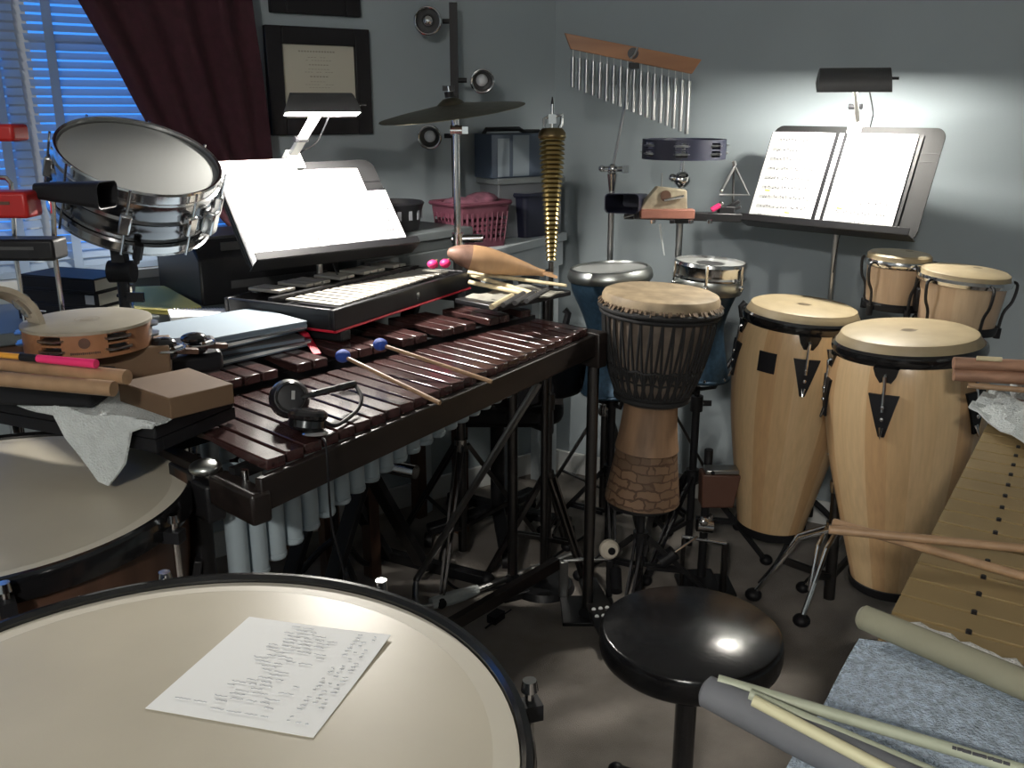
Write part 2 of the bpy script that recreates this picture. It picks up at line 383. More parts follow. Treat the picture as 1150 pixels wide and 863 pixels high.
# curtain: drawn to the right and caught by a tie-back
r = T('curtain', 'burgundy curtain swept back to the right side of the window', 'curtain', wl(tW0, .08, 0))
def tw(px, py): return (onwall(px, py, WN, .08)-CORNER).dot(WDIR)
def zw(px, py): return onwall(px, py, WN, .08).z
ctl = []
for (xl, yl), (xr, yr) in (((-40, -240), (262, -240)), ((20, -120), (272, -120)), ((88, 0), (282, 0)), ((128, 70), (292, 72)), ((166, 140), (301, 145)), ((212, 205), (306, 205)), ((250, 248), (309, 245)), ((274, 275), (309, 272)), ((270, 300), (311, 298)), ((262, 340), (316, 338)), ((258, 420), (320, 415)), ((255, 560), (324, 550))):
    ctl.append((tw(xl, yl), zw(xl, yl), tw(xr, yr), zw(xr, yr)))
ctl[0] = (ctl[0][0], 2.32, ctl[0][2], 2.32)
rows = []
den = spline([V((a, bb, 0)) for a, bb, _, _ in ctl], 4); der = spline([V((c, d, 0)) for _, _, c, d in ctl], 4)
for a, c in zip(den, der):
    row = []
    for k in range(61):
        u = k/60; t = lerp(a.x, c.x, u); z = lerp(a.y, c.y, u); wd = abs(a.x-c.x)
        amp = .006+.012*min(1, wd/.6); row.append(wl(t, .085+amp*math.sin(u*2*PI*4.2+.9*math.sin(z*2.2))+.005*math.sin(u*17+z*4), max(.06, z)))
    rows.append(row)
P('cloth', MB().sheet(rows, .002), M['curtain'], r, world=True, sharp=80)
tz = zw(290, 273); tA, tB = tw(272, 273), tw(311, 273)
P('tie_back', MB().tube([wl(lerp(tA, tB, k/10)+(0), .09+.055*math.sin(PI*k/10), tz+.01*k/10) for k in range(11)]+[wl(tB, .03, tz+.02)], .012), M['curtain'], r, world=True)
r = T('curtain_rod', 'dark curtain rod above the window holding the burgundy curtain', 'curtain rod', wl(1.9, .085, 2.34))
P('rod', MB().cyl(wl(tW0-.15, .085, 2.34), wl(3.2, .085, 2.34), .012), M['blackm'], r, world=True)
for t in (tW0-.1, 3.0): P('bracket', MB().beam(wl(t, 0, 2.34), wl(t, .09, 2.34), .02, .03), M['blackm'], r, world=True)
for k in range(9): P('ring', MB().torus(.02, .003, frame(wl(lerp(ctl[0][2], ctl[0][0], k/8), .085, 2.34), WDIR), 16, 6), M['blackm'], r, world=True)
# ---- picture frames on the window wall
def picture(c4, bw, lab, text=True, mat_in=None, full=None):
    P4 = [onwall(*p, WN, .0) for p in c4]   # TL TR BR BL
    t = [(p-CORNER).dot(WDIR) for p in P4]; tl = (t[0]+t[3])/2; tr = (t[1]+t[2])/2; z1 = (P4[0].z+P4[1].z)/2; z0 = (P4[2].z+P4[3].z)/2
    W_, H_ = tl-tr, z1-z0; Mx = frame(wl((tl+tr)/2, .0, (z0+z1)/2), WN, -WDIR)
    # local: x to the right, y up
    Mx = Matrix((-WDIR, V((0, 0, 1)), WN)).transposed().to_4x4(); Mx.translation = wl((tl+tr)/2, .001, (z0+z1)/2)
    r = T('picture_frame', lab, 'picture', group=None, M=Mx)
    b = MB()
    for c, s in (((-W_/2+bw/2, 0, .011), (bw, H_, .022)), ((W_/2-bw/2, 0, .011), (bw, H_, .022)), ((0, H_/2-bw/2, .011), (W_-2*bw, bw, .022)), ((0, -H_/2+bw/2, .011), (W_-2*bw, bw, .022))): b.box(c, s)
    P('frame', b, M['picframe'], r, bevel=.003)
    ct = P('certificate', MB().box((0, 0, .005), (W_-2*bw+.004, H_-2*bw+.004, .006)), M['cream'], r)
    if text:
        b = MB(); iw = W_-2*bw; ih = H_-2*bw
        for y, wd, hh in ((.41, .55, .014), (.33, .3, .005), (.29, .36, .005), (.23, .28, .009), (.17, .3, .005), (.13, .4, .005), (.07, .26, .012), (.0, .34, .004), (-.04, .4, .004), (-.08, .3, .004)):
            n = int(wd*26)
            for k in range(n):
                if random.random() < .82: b.box(((k/n-.5)*wd*iw+.004, y*ih, .0082), (wd*iw/n*.7, hh*ih*1.6, .0006))
        P('lettering', b, mat('faded print', (.30, .28, .23), .7), ct)
    return r
picture([(295.5, 30.5), (412.5, 31.5), (414.5, 149), (301.5, 153.5)], .052, 'black framed certificate hanging behind the lit left music stand')
picture([(292, -100), (399, -92), (400.5, 20), (302.5, 14)], .05, 'black frame at the top edge, above the framed certificate')
# ---- ceiling light behind the camera 
r = T('ceiling_light', 'round glowing ceiling lamp behind the viewpoint', 'ceiling light', (-.6, -1.7, HC))
P('canopy', MB().lathe([(0, 0), (.13, 0), (.13, -.03), (0, -.03)], 32), M['trim'], r)
P('globe', MB().lathe([(.12, -.031), (.12, -.05), (.10, -.09), (.06, -.115), (0, -.122)], 32), M['globe'], r)
# ================================================================== DESK AND CABINETS ALONG THE WINDOW WALL
dA, dB = 1.16, 3.2; zD = .95
r = T('desk', 'dark desk under the window holding the black printer', 'desk', wl((dA+dB)/2, .28, 0))
P('desk_top', panel(MB(), wl(dA, .14), wl(dB, .14), WN*.38, zD-.03, zD), M['dresser'], r, bevel=.004, world=True)
for t, n in ((dA+.04, .18), (dA+.04, .47), (dB-.04, .18), (dB-.04, .47)):
    P('leg', panel(MB(), wl(t-.025, n-.025), wl(t+.025, n-.025), WN*.05, 0, zD-.03), M['wdark'], r, world=True)
P('apron', panel(MB(), wl(dA+.06, .48), wl(dB-.06, .48), WN*.02, zD-.13, zD-.03), M['wdark'], r, world=True)
# charcoal dresser
zR = 1.08
dp0 = G(400, 272, zR); dp1 = G(527, 254.5, zR); dd = (dp1-dp0).normalized(); dn = V((-dd.y, dd.x, 0))
def dl(u, v, z): return V((dp0.x, dp0.y, 0))+dd*u+dn*v+V((0, 0, z))
LD = (dp1-dp0).length; DD = .27
r = T('dresser', 'charcoal chest with drawers behind the bell kit, round black basket on top', 'dresser', dl(LD/2, DD/2, 0))
def dbox(u0, u1, v0, v1, z0, z1, b=None):
    b = b or MB(); q = [dl(u0, v0, 0), dl(u1, v0, 0), dl(u1, v1, 0), dl(u0, v1, 0)]; return b.prism([(p.x, p.y) for p in q], z0, z1)
P('body', dbox(.01, LD-.01, .012, DD, .54, zR-.025), M['dresser'], r, world=True)
P('top', dbox(-.01, LD+.005, -.012, DD, zR-.025, zR), M['dresser'], r, bevel=.003, world=True)
for u, v in ((.03, .03), (LD-.03, .03), (.03, DD-.03), (LD-.03, DD-.03)): P('leg', MB().beam(dl(u, v, 0), dl(u, v, .54), .04, .04, dd), M['wdark'], r, world=True)
for k in range(2):
    z0 = .565+k*.235; dr = P('drawer', dbox(.025, LD-.025, -.004, .012, z0, z0+.22), M['dresser'], r, bevel=.003, world=True)
    P('knob', MB().cyl(dl(LD/2, -.004, z0+.12), dl(LD/2, -.025, z0+.12), .012), M['blackm'], dr, world=True)
# white table in the corner
zT = 1.0; q0 = G(552, 281, zT); q1 = G(637, 261, zT); td = (q1-q0).normalized(); tn = V((-td.y, td.x, 0))
def tl_(u, v, z): return V((q0.x, q0.y, 0))+td*u+tn*v+V((0, 0, z))
LT = (q1-q0).length; wend = .10
def wdist(p): return (V(p)-CORNER).dot(WN)
vb0 = (wdist(tl_(-.04, 0, 0))-.03)/abs(tn.dot(WN)); vb1 = (wdist(tl_(LT, 0, 0))-.03)/abs(tn.dot(WN))
r = T('corner_table', 'white table in the corner under the laundry baskets', 'table', tl_(LT/2, .1, 0))
pl = [tl_(-.04, 0, 0), tl_(LT, 0, 0), tl_(LT, vb1, 0), tl_(-.04, vb0, 0)]
P('table_top', MB().prism([(p.x, p.y) for p in pl], zT-.03, zT), M['whitetab'], r, bevel=.003, world=True)
P('apron', MB().prism([((tl_(u, v, 0)).x, tl_(u, v, 0).y) for u, v in ((-.02, .012), (LT-.01, .012), (LT-.01, .03), (-.02, .03))], zT-.12, zT-.03), M['whitetab'], r, world=True)
for u, v in ((.20, .045), (LT-.04, .04), (.0, vb0*.8), (LT-.04, max(.1, vb1*.8))):
    P('leg', MB().prism([(tl_(u+a, v+c, 0).x, tl_(u+a, v+c, 0).y) for a, c in ((-.018, -.018), (.018, -.018), (.018, .018), (-.018, .018))], 0, zT-.03), M['whitetab'], r, world=True)
def basket(c, w, d, h, ang, m, name, lab, holes=True, lip=.008, tap=.86, cat='basket'):
    Mx = Matrix.Translation(V(c)) @ Matrix.Rotation(ang, 4, 'Z'); r = T(name, lab, cat, M=Mx)
    b = MB(); t = .004
    def ring(s, z, k=0): return [V((x*s*(1), y*s, z)) for x, y in rrect(w-k*2, d-k*2, .02)]
    n = len(ring(1, 0)); bars = 14
    # walls as lattice of bars: horizontal bands and uprights
    zs = [0, .02, h-.035, h]
    def at(u, z):  # u 0..1 round the rim
        s = lerp(tap, 1, z/h); R = ring(s, z); f = u*n; i = int(f) % n; return R[i].lerp(R[(i+1) % n], f-int(f))
    bands = [(0, .03), (h-.045, h)] if holes else [(0, h)]
    if holes:
        k = 3
        for i in range(1, k+1):
            zc = lerp(.03, h-.045, i/(k+1)); bands.append((zc-.005, zc+.005))
    for z0, z1 in bands:
        for i in range(n):
            j = (i+1) % n; s0, s1 = lerp(tap, 1, z0/h), lerp(tap, 1, z1/h)
            A, B_ = ring(s0, z0), ring(s1, z1); Ai, Bi = ring(s0, z0, t), ring(s1, z1, t)
            b.add([A[i], A[j], B_[j], B_[i], Ai[i], Ai[j], Bi[j], Bi[i]], [(0, 1, 2, 3), (7, 6, 5, 4), (3, 2, 6, 7), (0, 4, 5, 1)])
    if holes:
        N = 34
        per = []; R = ring(1, h); L = [0]
        for i in range(n): L.append(L[-1]+(R[(i+1) % n]-R[i]).length)
        def onper(sv, z):
            sv %= L[-1]; i = 0
            while L[i+1] < sv: i += 1
            u = (i+(sv-L[i])/(L[i+1]-L[i]))/n; return at(min(u, .99999), z)
        for k in range(N):
            p, q = onper(k/N*L[-1], .02), onper(k/N*L[-1], h-.03); b.beam(p, q, .008, .004, (p.x, p.y, 0.001))
    P('body', b, m, r)
    P('floor_panel', MB().prism([(p.x, p.y) for p in ring(tap*.99, 0)], .0, .004), m, r)
    P('rim', MB().tube([V((p.x*1.02, p.y*1.02, h)) for p in ring(1, h)], lip, 6, True), m, r)
    return r
aW = math.atan2(WDIR.y, WDIR.x)
basket(tl_(.06, .12, zT), .22, .17, .145, math.atan2(td.y, td.x)-.35, M['pinkb'], 'laundry_basket', 'rose pink perforated basket full of cloth on the corner table')
b = MB()
for k in range(7):
    a = k*2.4; c = tl_(.06+.05*math.cos(a), .12+.035*math.sin(a), zT+.13+.012*(k % 3)); b.ball(c, .045, (1.2, .9, .5), 14)
one('folded_laundry', b, mat('mauve cloth', (.20, .075, .11), .9, noise=.4, scale=30), 'mauve cloths heaped in the rose pink basket', 'laundry')
basket(tl_(.25, .20, zT), .15, .12, .10, math.atan2(td.y, td.x)-.3, M['greyb'], 'storage_basket', 'small grey perforated basket between the pink basket and the navy bin')
basket(tl_(.385, .085, zT), .165, .12, .15, math.atan2(td.y, td.x)-.2, M['navy'], 'storage_bin', 'solid navy bin with rim at the right end of the corner table', holes=False, lip=.009, cat='bin')
# stacked boxes against the wall behind the baskets
cb = onwall(585, 240, WN, .09)
Mx = Matrix.Translation(V((cb.x, cb.y, zT))) @ Matrix.Rotation(aW+PI, 4, 'Z')
r = T('storage_box', 'grey lidded box behind the baskets, carrying the blue box', 'box', M=Mx)
P('body', MB().box((0, 0, .095), (.28, .12, .19)), M['greyb'], r, bevel=.004); P('lid', MB().box((0, 0, .2), (.30, .14, .022)), mat('pale grey lid', (.22, .24, .25), .5), r, bevel=.004)
cb2 = onwall(575, 200, WN, .09); zb = zT+.211
r = T('media_box', 'blue and white carton with dark top on the grey lidded box', 'box', M=Matrix.Translation(V((cb2.x, cb2.y, zb))) @ Matrix.Rotation(aW+PI, 4, 'Z'))
P('body', MB().box((0, 0, .075), (.25, .11, .15)), M['bluebox'], r, bevel=.003)
P('side_panel', MB().box((-.075, -.0555, .07), (.05, .002, .13)), M['palebox'], r, label='pale picture panel at the left of the carton')
P('side_panel', MB().box((.0, -.0555, .075), (.07, .002, .14)), M['palebox'], r, label='pale picture panel in the middle of the carton')
P('handle', MB().tube([(-.12, 0, .15), (-.11, 0, .165), (.03, 0, .165), (.05, 0, .155), (.12, 0, .155)], .008), M['black'], r)
# items on the dresser
def onG(px, py, z): return G(px, py, z)
c = dl(LD*.52, .12, zR)
r = T('round_basket', 'round black slotted basket on the charcoal dresser', 'basket', c)
P('body', MB().lathe([(0, .003), (.085, .003), (.10, .075), (.105, .085), (.10, .09), (.095, .08), (.08, .007), (0, .007)], 40), M['black'], r)
for k in range(16):
    a = k/16*2*PI; P('slot', MB().box((0, 0, 0), (.012, .003, .028), Matrix.Rotation(a, 4, 'Z') @ Matrix.Translation((0, -.0965, .052))), M['greyb'], r, label='grey slot in the basket wall')
c = dl(LD*.26, .20, zR)
r = T('tin', 'pale tin with two red bands behind the round black basket', 'tin', c)
P('body', MB().cyl((0, 0, 0), (0, 0, .125), .06, n=32), mat('pale tin', (.40, .33, .30), .5), r)
for z in (.06, .10): P('band', MB().lathe([(.0605, z), (.062, z), (.062, z+.014), (.0605, z+.014)], 32), M['red'], r, label='red band')
P('lid', MB().lathe([(0, .14), (.05, .138), (.064, .13), (.064, .122), (0, .122)], 32), M['red'], r, label='red lid')
b = MB(); Mx = Matrix.Translation(dl(LD*.2, .07, zR+.002)) @ Matrix.Rotation(.4, 4, 'Z'); b.box((0, 0, .003), (.2, .09, .006), Mx)
one('loose_papers', b, M['paper'], 'loose white papers at the front edge of the dresser', 'papers')
# ---- corner spot lamp
bp = D(513, 250, 3.30); top = D(513, 3, 3.30)
r = T('spot_lamp', 'black pole lamp with three round chrome spots in the corner', 'lamp', (bp.x, bp.y, 0))
P('base', MB().lathe([(0, .02), (.055, .018), (.06, 0), (0, 0)], 32), M['blackm'], r)
P('pole', MB().box((0, 0, (top.z+.018)/2), (.026, .026, top.z-.018)), M['picframe'], r)
vw = V((0, -1, 0))
for px, py, sd, rr, lit in ((481, 23, -1, .043, 0), (541, 90, 1, .038, 1), (483, 153, -1, .038, 1)):
    c = D(px, py, 3.27)-V((bp.x, bp.y, 0)); a = V((0, 0, c.z))
    arm = P('arm', MB().cyl(a, V((c.x*.45, 0, c.z)), .008), M['black'], r)
    dirn = (V((0, 0, EYE))-D(px, py, 3.27)).normalized(); dirn = (dirn+V((sd*.12, 0, -.18 if lit else -.05))).normalized()
    hd = P('spot_head', MB().lathe([(0, -.045), (.018, -.045), (rr*.9, -.015), (rr, .02), (rr*.93, .022), (rr*.86, .006), (0, -.012)], 32, frame(c, dirn)), M['dkgrey'], r)
    P('ring', MB().torus(rr*.97, .0045, frame(c+dirn*.02, dirn), 32, 8), M['chrome'], hd, label='chrome rim of the spot')
    P('bulb', MB().ball(c+dirn*.004, rr*.52, n=20), mat('pearl bulb', (.62, .65, .68), .25) if lit else M['chrome'], hd)
# ---- printer on the desk
pc = G(228, 345, zD); pu = (G(171.5, 320, zD)-pc); pu.z = 0; pu = pu.normalized(); pv = V((-pu.y, pu.x, 0));
if pv.x < 0: pv = -pv
Mx = Matrix((pv, pu, V((0, 0, 1)))).transposed().to_4x4(); Mx.translation = pc
r = T('printer', 'black printer with grey lid on the desk behind the yellow pad', 'printer', M=Mx)
b = MB(); prof = [(0, 0), (.34, 0), (.34, .135), (.27, .165), (.06, .165), (0, .12)]
b.add([(x, y, z) for x in (0, .40) for y, z in prof], [tuple(range(6)), tuple(range(11, 5, -1))]+[(i, 6+i, 6+(i+1) % 6, (i+1) % 6) for i in range(6)])
P('body', b, M['blackm'], r, bevel=.006)
P('lid', MB().box((.15, .165, .167), (.2, .19, .008)), mat('printer lid', (.16, .165, .165), .45), r, bevel=.003, label='grey scanner lid')
P('paper_slot', MB().box((.22, -.0015, .05), (.28, .005, .02)), M['dkgrey'], r)
P('control_strip', MB().box((.22, .025, .144), (.3, .004, .03), Matrix.Rotation(0, 4, 'X')), M['dkgrey'], r)
# ---- yellow pad, spiral notebook
def flat(name, c4, z, th, m, lab, cat, bend=0):
    q = [G(x, y, z) for x, y in c4]; b = MB(); b.prism([(p.x, p.y) for p in q], z-th, z); return one(name, b, m, lab, cat)
flat('writing_pad', [(150, 346), (152, 322), (185, 321), (226, 344), (190, 349)], zD+.012, .011, M['yellow'], 'yellow writing pad lying beside the printer', 'pad')
r = T('spiral_notebook', 'white ruled spiral notebook in front of the yellow pad', 'notebook', G(225, 349, zD+.013)-V((0, 0, .012)))
q = [G(x, y, zD+.013) for x, y in ((188, 347.5), (262, 346), (262, 353), (192, 357))]
P('pages', MB().prism([(p.x, p.y) for p in q], zD+.001, zD+.013), M['paper'], r, world=True)
b = MB()
for k in range(22):
    p = q[0].lerp(q[1], (k+.5)/22); b.torus(.007, .0012, frame(p-V((0, 0, .005)), q[1]-q[0]), 12, 5)
P('spiral', b, M['steel'], r, world=True)
# ---- books
bc = G(22, 352, zD); 
bt = [('BARTOK', .30, .20, .042, 0), ('', .30, .205, .036, .02), ('', .27, .19, .034, -.03)]
zz = zD; P0 = D(20, 345, 2.26); P1 = D(108, 345, 2.18); bx = (P1-P0); bx.z = 0; bx = bx.normalized(); by = V((-bx.y, bx.x, 0))
bl = ['thick black book with white spine lettering, bottom of the stack by the window', 'black book with a grey spine tag, middle of the stack by the window', 'thin black book on top of the stack by the window']
for k, (tx, w_, d_, h_, a) in enumerate(bt):
    c = V((P0.x, P0.y, zz))+bx*(.012*k+.0); Mx = Matrix((bx, by, V((0, 0, 1)))).transposed().to_4x4(); Mx.translation = c; Mx = Mx @ Matrix.Rotation(a*.6, 4, 'Z')
    r = T('book', bl[k], 'book', group='books stacked under the window', M=Mx); w_ = (P1-P0).length*(1.0, .97, .92)[k]; d_ *= .62
    b = MB().box((w_/2, d_/2, .002), (w_, d_, .004)).box((w_/2, d_/2, h_-.002), (w_, d_, .004)).box((w_/2, .002, h_/2), (w_, .004, h_-.008))
    P('cover', b, M['black'], r, bevel=.001); P('pages', MB().box((w_/2, d_/2, h_/2), (w_-.006, d_-.012, h_-.0085)), mat('cream pages', (.62, .60, .50), .8), r)
    Ms = lambda x, z: Matrix.Translation((x, -.0004, z)) @ Matrix.Rotation(PI/2, 4, 'X')
    if k == 0:
        P('spine_title', text_mb('BARTOK', .022, Ms(w_*.72, .021)), M['mark'], r)
        b = MB(); 
        for i in range(16): b.box((w_*(.10+.27*i/16), -.0004, .024), (w_*.012, .0008, .003))
        P('spine_line', b, M['mark'], r)
    if k == 1: P('spine_tag', MB().box((w_*.90, -.0006, .018), (.026, .001, .022)), mat('grey tag', (.22, .24, .27), .6), r)
    zz += h_
# ================================================================== XYLOPHONE
XO = G(300, 528, .87); XO.z = 0
xa = V((.68, .735, 0)).normalized(); xb = V((-xa.y, xa.x, 0))
XM = Matrix((xa, xb, V((0, 0, 1)))).transposed().to_4x4(); XM.translation = XO      # local: u along, v to the back
def xw(u, v, z): return XM @ V((u, v, z))
XLEN = 1.13
xr = T('xylophone', 'long rosewood xylophone with grey resonator tubes in the middle of the room', 'xylophone', M=XM)
NAT = 26; du = XLEN/NAT
vf = lambda u: .19*u
nl = lambda u: lerp(.37, .175, u/XLEN)
al = lambda u: lerp(.33, .155, u/XLEN)
def bar(b, u, v0, v1, z, w, t=.02):
    # a bar with arched underside
    n = 8; vs = []; fs = []; L = v1-v0
    for i in range(n+1):
        s = i/n; zz = z-t+.008*math.exp(-((s-.5)/.17)**2); y = v0+L*s
        vs += [(u-w/2, y, zz), (u+w/2, y, zz), (u+w/2, y, z), (u-w/2, y, z)]
    for i in range(n):
        k = 4*i; fs += [(k+3, k+2, k+6, k+7), (k, k+4, k+5, k+1), (k+1, k+5, k+6, k+2), (k, k+3, k+7, k+4)]
    fs += [(0, 1, 2, 3), (4*n+3, 4*n+2, 4*n+1, 4*n)]
    return b.add(vs, fs)
for i in range(NAT):
    u = (i+.5)*du; P('bar', bar(MB(), u, vf(u)+.0, vf(u)+nl(u), .885, du*.86), M['rose'], xr, bevel=.0025)
pat = [0, 1, 1, 0, 1, 1, 1]   # gaps of the raised row
accs = [i for i in range(1, NAT) if pat[i % 7]]
for i in accs:
    u = i*du; v0 = vf(u)+nl(u)+.006; P('raised_bar', bar(MB(), u, v0, v0+al(u), .915, du*.86), M['rose'], xr, bevel=.0025)
# rails under the bars
def rail(b, va, vb_, z0, z1, w, u0=-.02, u1=XLEN+.02):
    p = V((u0, va(u0), (z0+z1)/2)); q = V((u1, va(u1), (z0+z1)/2)); return b.beam(p, q, w, z1-z0)
P('front_rail', rail(MB(), lambda u: vf(u)-.012, 0, .808, .868, .016, -.03, XLEN+.03), M['rail'], xr, bevel=.003)
P('bar_rail', rail(MB(), lambda u: vf(u)+nl(u)*.22, 0, .835, .858, .016), M['blackm'], xr)
P('bar_rail', rail(MB(), lambda u: vf(u)+nl(u)*.78, 0, .835, .858, .016), M['blackm'], xr)
P('bar_rail', rail(MB(), lambda u: vf(u)+nl(u)+al(u)*.24, 0, .862, .888, .016), M['blackm'], xr)
P('bar_rail', rail(MB(), lambda u: vf(u)+nl(u)+al(u)*.78, 0, .862, .888, .016), M['blackm'], xr)
P('back_rail', rail(MB(), lambda u: vf(u)+nl(u)+al(u)+.016, 0, .80, .875, .016, -.03, XLEN+.03), M['rail'], xr, bevel=.003)
# end blocks
def quad(b, pts, z0, z1): return b.prism(pts, z0, z1)
ve0 = vf(0)+nl(0)+al(0)+.03; ve1 = vf(XLEN)+nl(XLEN)+al(XLEN)+.03
P('end_block', quad(MB(), [(-.05, -.028), (-.012, -.028), (-.012, .11), (-.05, .11)], .79, .846), M['rail'], xr, bevel=.006)
P('end_rail', quad(MB(), [(-.045, .11), (-.018, .11), (-.018, ve0), (-.045, ve0)], .832, .850), M['rail'], xr, bevel=.002)
P('end_block', quad(MB(), [(XLEN+.012, vf(XLEN)-.03), (XLEN+.05, vf(XLEN)-.03), (XLEN+.05, ve1), (XLEN+.012, ve1)], .775, .872), M['rail'], xr, bevel=.004)
# resonators
for i in range(NAT):
    u = (i+.5)*du; L = .218*2**(-(i/8.2)); v = vf(u)+nl(u)*.42; r_ = du*.46
    z1 = .828; z0 = z1-.02-L-.012
    rs = P('resonator', MB().lathe([(r_-.0015, z1), (r_, z1), (r_, z0+.012), (r_+.0012, z0+.011), (r_+.0012, z0+.004), (r_, z0+.003), (r_*.94, z0), (0, z0)], 20, Matrix.Translation((u, v, 0))), M['resin'], xr)
for i in accs:
    u = i*du; L = .20*2**(-(i/8)); v = vf(u)+nl(u)+al(u)*.45; r_ = du*.44
    z1 = .85; z0 = z1-.02-L
    P('resonator', MB().lathe([(r_-.0015, z1), (r_, z1), (r_, z0+.01), (r_*.94, z0), (0, z0)], 14, Matrix.Translation((u, v, 0))), M['resin'], xr)
# frame: near end, far end, braces
P('end_bracket', quad(MB(), [(-.05, .16), (-.02, .16), (-.02, .25), (-.05, .25)], .50, .832), M['blackm'], xr, bevel=.004)
for v in (.205, ve0-.07):
    lg = P('leg', MB().box((-.035, v, .43), (.03, .05, .80)), M['wdark'], xr, bevel=.003)
    P('caster', MB().cyl((-.05, v, .02), (-.02, v, .02), .02, n=16), M['black'], lg)
for v in (vf(XLEN)+.0, ve1-.06):
    lg = P('leg', MB().cyl((XLEN+.03, v, .04), (XLEN+.03, v, .775), .016), M['dsteel'], xr)
    P('caster', MB().cyl((XLEN+.015, v, .02), (XLEN+.045, v, .02), .02, n=16), M['black'], lg)
P('stretcher', MB().beam((-.03, .28, .14), (XLEN+.03, vf(XLEN)+.12, .14), .022, .035), M['rail'], xr)
IX = XM.inverted()
pA = xw(XLEN*.78, vf(XLEN*.78)+.0, .80); pB = G(467, 652, .06); pC = G(472, 682, .022); pD = G(520, 668, .02); pE = G(645, 622, .02)
P('folding_brace', MB().tube([IX @ p for p in [pA, pA.lerp(pB, .5)]+spline([pB, pC, pD], 6)+[pD.lerp(pE, .5), pE]], .010, 10), M['steel'], xr)
tp = P('tape_wrap', MB().tube([IX @ p for p in (pC.lerp(pD, .25), pD.lerp(pC, .3), pD, pD.lerp(pE, .12))], [.018, .022, .020, .015], 10), M['towel'], xr, label='white wrapped end of the brace')
# clamp at the near end
kx = IX @ G(230, 519, .86)
kb = P('end_clamp', MB().box((kx.x, kx.y, .79), (.035, .055, .07)).box((kx.x+.02, kx.y-.06, .80), (.022, .05, .05)), M['blackm'], xr, bevel=.005, label='black and chrome clamp at the near end')
P('dome', MB().ball((kx.x, kx.y, .850), .028, (1, 1, .5), 20), M['alu'], kb)
P('bracket', MB().beam((kx.x+.004, kx.y+.03, .842), (kx.x+.004, kx.y-.075, .838), .022, .007), M['steel'], kb, label='steel strap of the clamp')
P('bolt', MB().cyl((kx.x+.024, kx.y-.088, .79), (kx.x+.024, kx.y-.088, .862), .006, n=12), M['chrome'], kb)
# ---- folders piled on the raised bars
ad = xa; an = xb
def sl(u, v, z): return xw(.265, .605, z)+ad*u+an*v
for k, (du, dv, a, m, lab) in enumerate(((-.02, .01, .05, M['bluepaper'], 'blue grey folder, bottom of the pile on the raised bars'), (-.035, .015, -.12, M['dkgrey'], 'dark folder in the middle of the pile on the raised bars'), (-.02, .02, .10, M['bluepaper'], 'blue grey folder, second from top of the pile on the raised bars'), (-.03, .01, -.04, mat('grey sheets', (.19, .235, .275), .7), 'pale grey sheets on top of the pile on the raised bars'))):
    c = sl(du+.02, dv-.015, .9165+k*.0165); Mx = Matrix.Translation(c) @ Matrix.Rotation(math.atan2(ad.y, ad.x)+a, 4, 'Z')
    r = T('folder', lab, 'folder', group='folders piled on the raised bars', M=Mx)
    P('cover', MB().box((0, 0, .012), (.36, .22, .003)), m, r); P('cover', MB().box((0, 0, .0015), (.36, .22, .003)), m, r)
    P('sheets', MB().box((.004, -.003, .0067), (.35, .212, .0072)), M['bluepaper'] if k % 2 else M['paper'], r)
# ---- blue mallets
def mallet(px0, py0, px1, py1, lab):
    a = G(px0, py0, .945); bq = G(px1, py1, .897); d = (bq-a).normalized()
    r = T('mallet', lab, 'mallet', a, 'blue headed mallets on the xylophone')
    P('shaft', MB().cyl(V((0, 0, 0)), bq-a, .0042, .0048, 10), M['wood'], r)
    P('yarn_head', MB().ball((0, 0, 0), .0165, (1, 1, .85), 20), M['mball'], r)
mallet(385, 400, 494, 453, 'blue headed mallet nearer to the headphones on the xylophone bars')
mallet(427, 387, 552, 429, 'blue headed mallet nearer to the black bell case on the xylophone bars')
# ---- headphones
hc = G(326, 447, .93)
r = T('headphones', 'black over-ear headphones lying on the xylophone bars', 'headphones', V((hc.x, hc.y, .886)))
hz = hc.z-.886
fv = (V((0, 0, EYE))-hc).normalized(); fv = (fv+V((.10, 0, .10))).normalized()
Mc = frame(V((0, 0, hz)), fv, V((1, 0, 0)))
cup = P('ear_cup', MB().lathe([(0, .012), (.016, .0125), (.03, .010), (.034, .003), (.036, -.008), (.030, -.014), (0, -.014)], 32, Mc), M['black'], r)
P('cup_ring', MB().torus(.026, .0022, Mc @ Matrix.Translation((0, 0, .0125)), 32, 6), M['blackg'], cup)
P('cushion', MB().torus(.027, .011, Mc @ Matrix.Translation((0, 0, -.02)), 32, 10), M['blackg'], cup)
P('slider', MB().box((.004, .004, .014), (.006, .016, .003), Mc), M['steel'], cup, label='silver slider on the ear cup')
c2 = G(345, 474, .905)-V((hc.x, hc.y, .886))
M2 = frame(c2, V((.1, .25, 1)))
cu2 = P('ear_cup', MB().lathe([(0, .012), (.025, .011), (.033, .004), (.034, -.008), (.028, -.014), (0, -.014)], 32, M2), M['blackg'], r)
P('cushion', MB().torus(.026, .010, M2 @ Matrix.Translation((0, 0, .013)), 32, 10), M['blackg'], cu2)
P('foil_trim', MB().ball(G(354, 487, .897)-V((hc.x, hc.y, .886)), .02, (1.2, .8, .25), 16), M['chrome'], cu2, label='bright metal trim')
e1 = G(352, 443, .935)-V((hc.x, hc.y, .886)); e2 = G(398, 432, .925)-V((hc.x, hc.y, .886)); e3 = G(400, 462, .895)-V((hc.x, hc.y, .886)); e4 = G(378, 478, .892)-V((hc.x, hc.y, .886))
P('headband', MB().tube(spline([V((.02, .0, hz)), e1, e1.lerp(e2, .6), e2], 6), [.006]*6+[.007]*6+[.008]*7, 10), M['blackg'], r)
